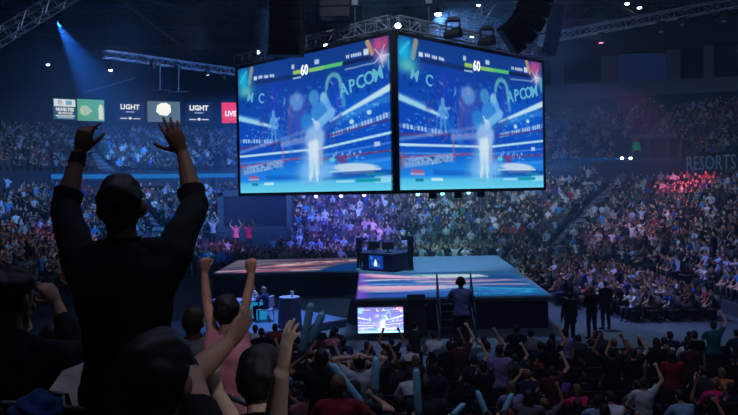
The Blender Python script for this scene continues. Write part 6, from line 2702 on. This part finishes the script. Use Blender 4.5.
# coloured pools on the crowd
spot((8, 34, 16), tuple(P(690, 188, 52)), PINK, 42000, 11, 0.8, 0.2, 'pink_right')
spot((8, 34, 16), tuple(P(640, 215, 44)), (0.9, 0.4, 0.95), 6000, 26, 0.9, 0.2, 'magenta_right')
spot((2, 36, 16), tuple(P(373, 230, 50)), PINK, 11000, 9, 0.8, 0.2, 'pink_centre')
spot((2, 36, 16), tuple(P(428, 190, 60)), PINK, 16000, 8, 0.8, 0.2, 'pink_back')
spot((-3, 34, 16), tuple(P(226, 243, 48)), PINK, 16000, 11, 0.8, 0.2, 'pink_left')
spot((-6, 34, 16), tuple(P(62, 250, 44)), PINK, 7000, 14, 0.8, 0.2, 'pink_far_left')
spot((6, 30, 15), tuple(P(650, 290, 31)), (0.3, 0.3, 1.0), 6500, 55, 0.8, 0.3, 'violet_right_floor')
# sharp beams in the haze
pb0 = P(57, 22.5, 44)
spot(tuple(pb0), tuple(P(126, 130, 60)), (0.03, 0.25, 1.0), 42000, 22, 0.5, 0.05, 'beam_left')
for px in (622, 630.5):
    x, y = wall_hit(px, D_LOW - 0.7)
    p = P(px, 158.2, y)
    spot(tuple(p), tuple(p + Vector((-20, 1.5, -0.6))), (0.03, 0.3, 1.0), 9000, 14, 0.5, 0.05, 'beam_fascia')
spot(tuple(P(438, 15.5, 44.8)), tuple(P(452, 34, 44)), (0.25, 0.5, 1.0), 7000, 120, 0.8, 0.15, 'lamp_haze')
haze_spot = P(462, 14, 48)
spot(tuple(P(560, 60, 60)), tuple(P(548, 150, 60)), (0.05,0.25,1.0), 9000, 50, 0.8, 0.2, 'smoke_right')
# unseen fills added to brighten the near rows, dim area light overhead first
area((0, 8, 19), (0, 9, 0), (0.55, 0.62, 1.0), 500, 14, 10, 'overhead_fill_near')
spot((1.6, -1, 15), (-0.2, 5.2, 2.6), (0.85, 0.85, 1.0), 1300, 17, 0.8, 0.3, 'near_fill')  # unseen spot added to lift the near figures right of the man
spot((4.2, -4, 12), (-0.24, 2.36, 4.45), (0.9, 0.92, 1.0), 1100, 5.6, 0.9, 0.2, 'hand_fill')  # unseen narrow spot behind the camera, added to light the raised hand
spot((-9, -4, 12), (-1.75, 4.1, 3.7), (0.95, 0.88, 1.0), 900, 7.0, 0.9, 0.2, 'left_fill')  # unseen narrow spot added to brighten the two bent backs
area((10, 20, 19), (12, 22, 0), (0.5, 0.6, 1.0), 420, 12, 12, 'overhead_fill_right')  # unseen ambient fill added above the right floor
moving_head(pb0 + Vector((0, 0.3, 0.1)), P(130, 130, 62), 'moving light throwing the long blue beam at upper left', rgb(200, 228, 255), 1.0, strength=20)

# ------------------------------------------------------------------ haze in the air
def haze_box(c, size, density, label, M=None):
    mb = MB()
    mb.box(c, size, M=M)
    hz = mb.build('haze', None)
    hm = bpy.data.materials.new('haze_air')
    hm.use_nodes = True
    nt = hm.node_tree
    nt.nodes.remove(nt.nodes['Principled BSDF'])
    vs = nt.nodes.new('ShaderNodeVolumeScatter')
    vs.inputs['Color'].default_value = (0.5, 0.7, 1.0, 1)
    vs.inputs['Density'].default_value = density
    vs.inputs['Anisotropy'].default_value = 0.2
    nt.links.new(vs.outputs[0], nt.nodes['Material Output'].inputs['Volume'])
    hz.data.materials.append(hm)
    return tag(hz, label, 'haze', kind='stuff')


haze_box((0, 61.8, 5.0), (93, 50, 11.0), 0.0098, 'blue-grey theatrical haze hanging over the far stands')
haze_box((0, 61.8, 16.52), (93, 50, 12.0), 0.0007, 'thinner haze hanging under the dark roof')
haze_box((0, 15.0, 11.0), (93, 43.5, 23.0), 0.0018, 'faint haze between the near rows and the stage')
haze_box(tuple(haze_spot), (13, 11, 8), 0.010, 'patch of blue smoke under the roof above the right screen')
bd = (P(126, 130, 60) - pb0).normalized()
Mz = Matrix.Translation(pb0) @ bd.to_track_quat('Z', 'Y').to_matrix().to_4x4()
haze_box((0, 0, 9.0), (9, 9, 19.0), 0.016, 'plume of denser haze added round the blue beam at upper left', M=Mz)  # denser haze added so that the beam shows brighter

wd = bpy.data.worlds.new('world')
SC.world = wd
wd.use_nodes = True
wd.node_tree.nodes['Background'].inputs['Color'].default_value = (0.0, 0.0, 0.0, 1)
wd.node_tree.nodes['Background'].inputs['Strength'].default_value = 0.0

vsn = SC.view_settings
vsn.view_transform = 'Standard'
vsn.look = 'None'
vsn.gamma = 1
vsn.exposure = 0
vsn.use_curve_mapping = False
SC.cycles.use_denoising = True
SC.cycles.max_bounces = 5
SC.cycles.diffuse_bounces = 2
SC.cycles.glossy_bounces = 2
SC.cycles.volume_bounces = 0
SC.cycles.transparent_max_bounces = 6
SC.cycles.sample_clamp_indirect = 4
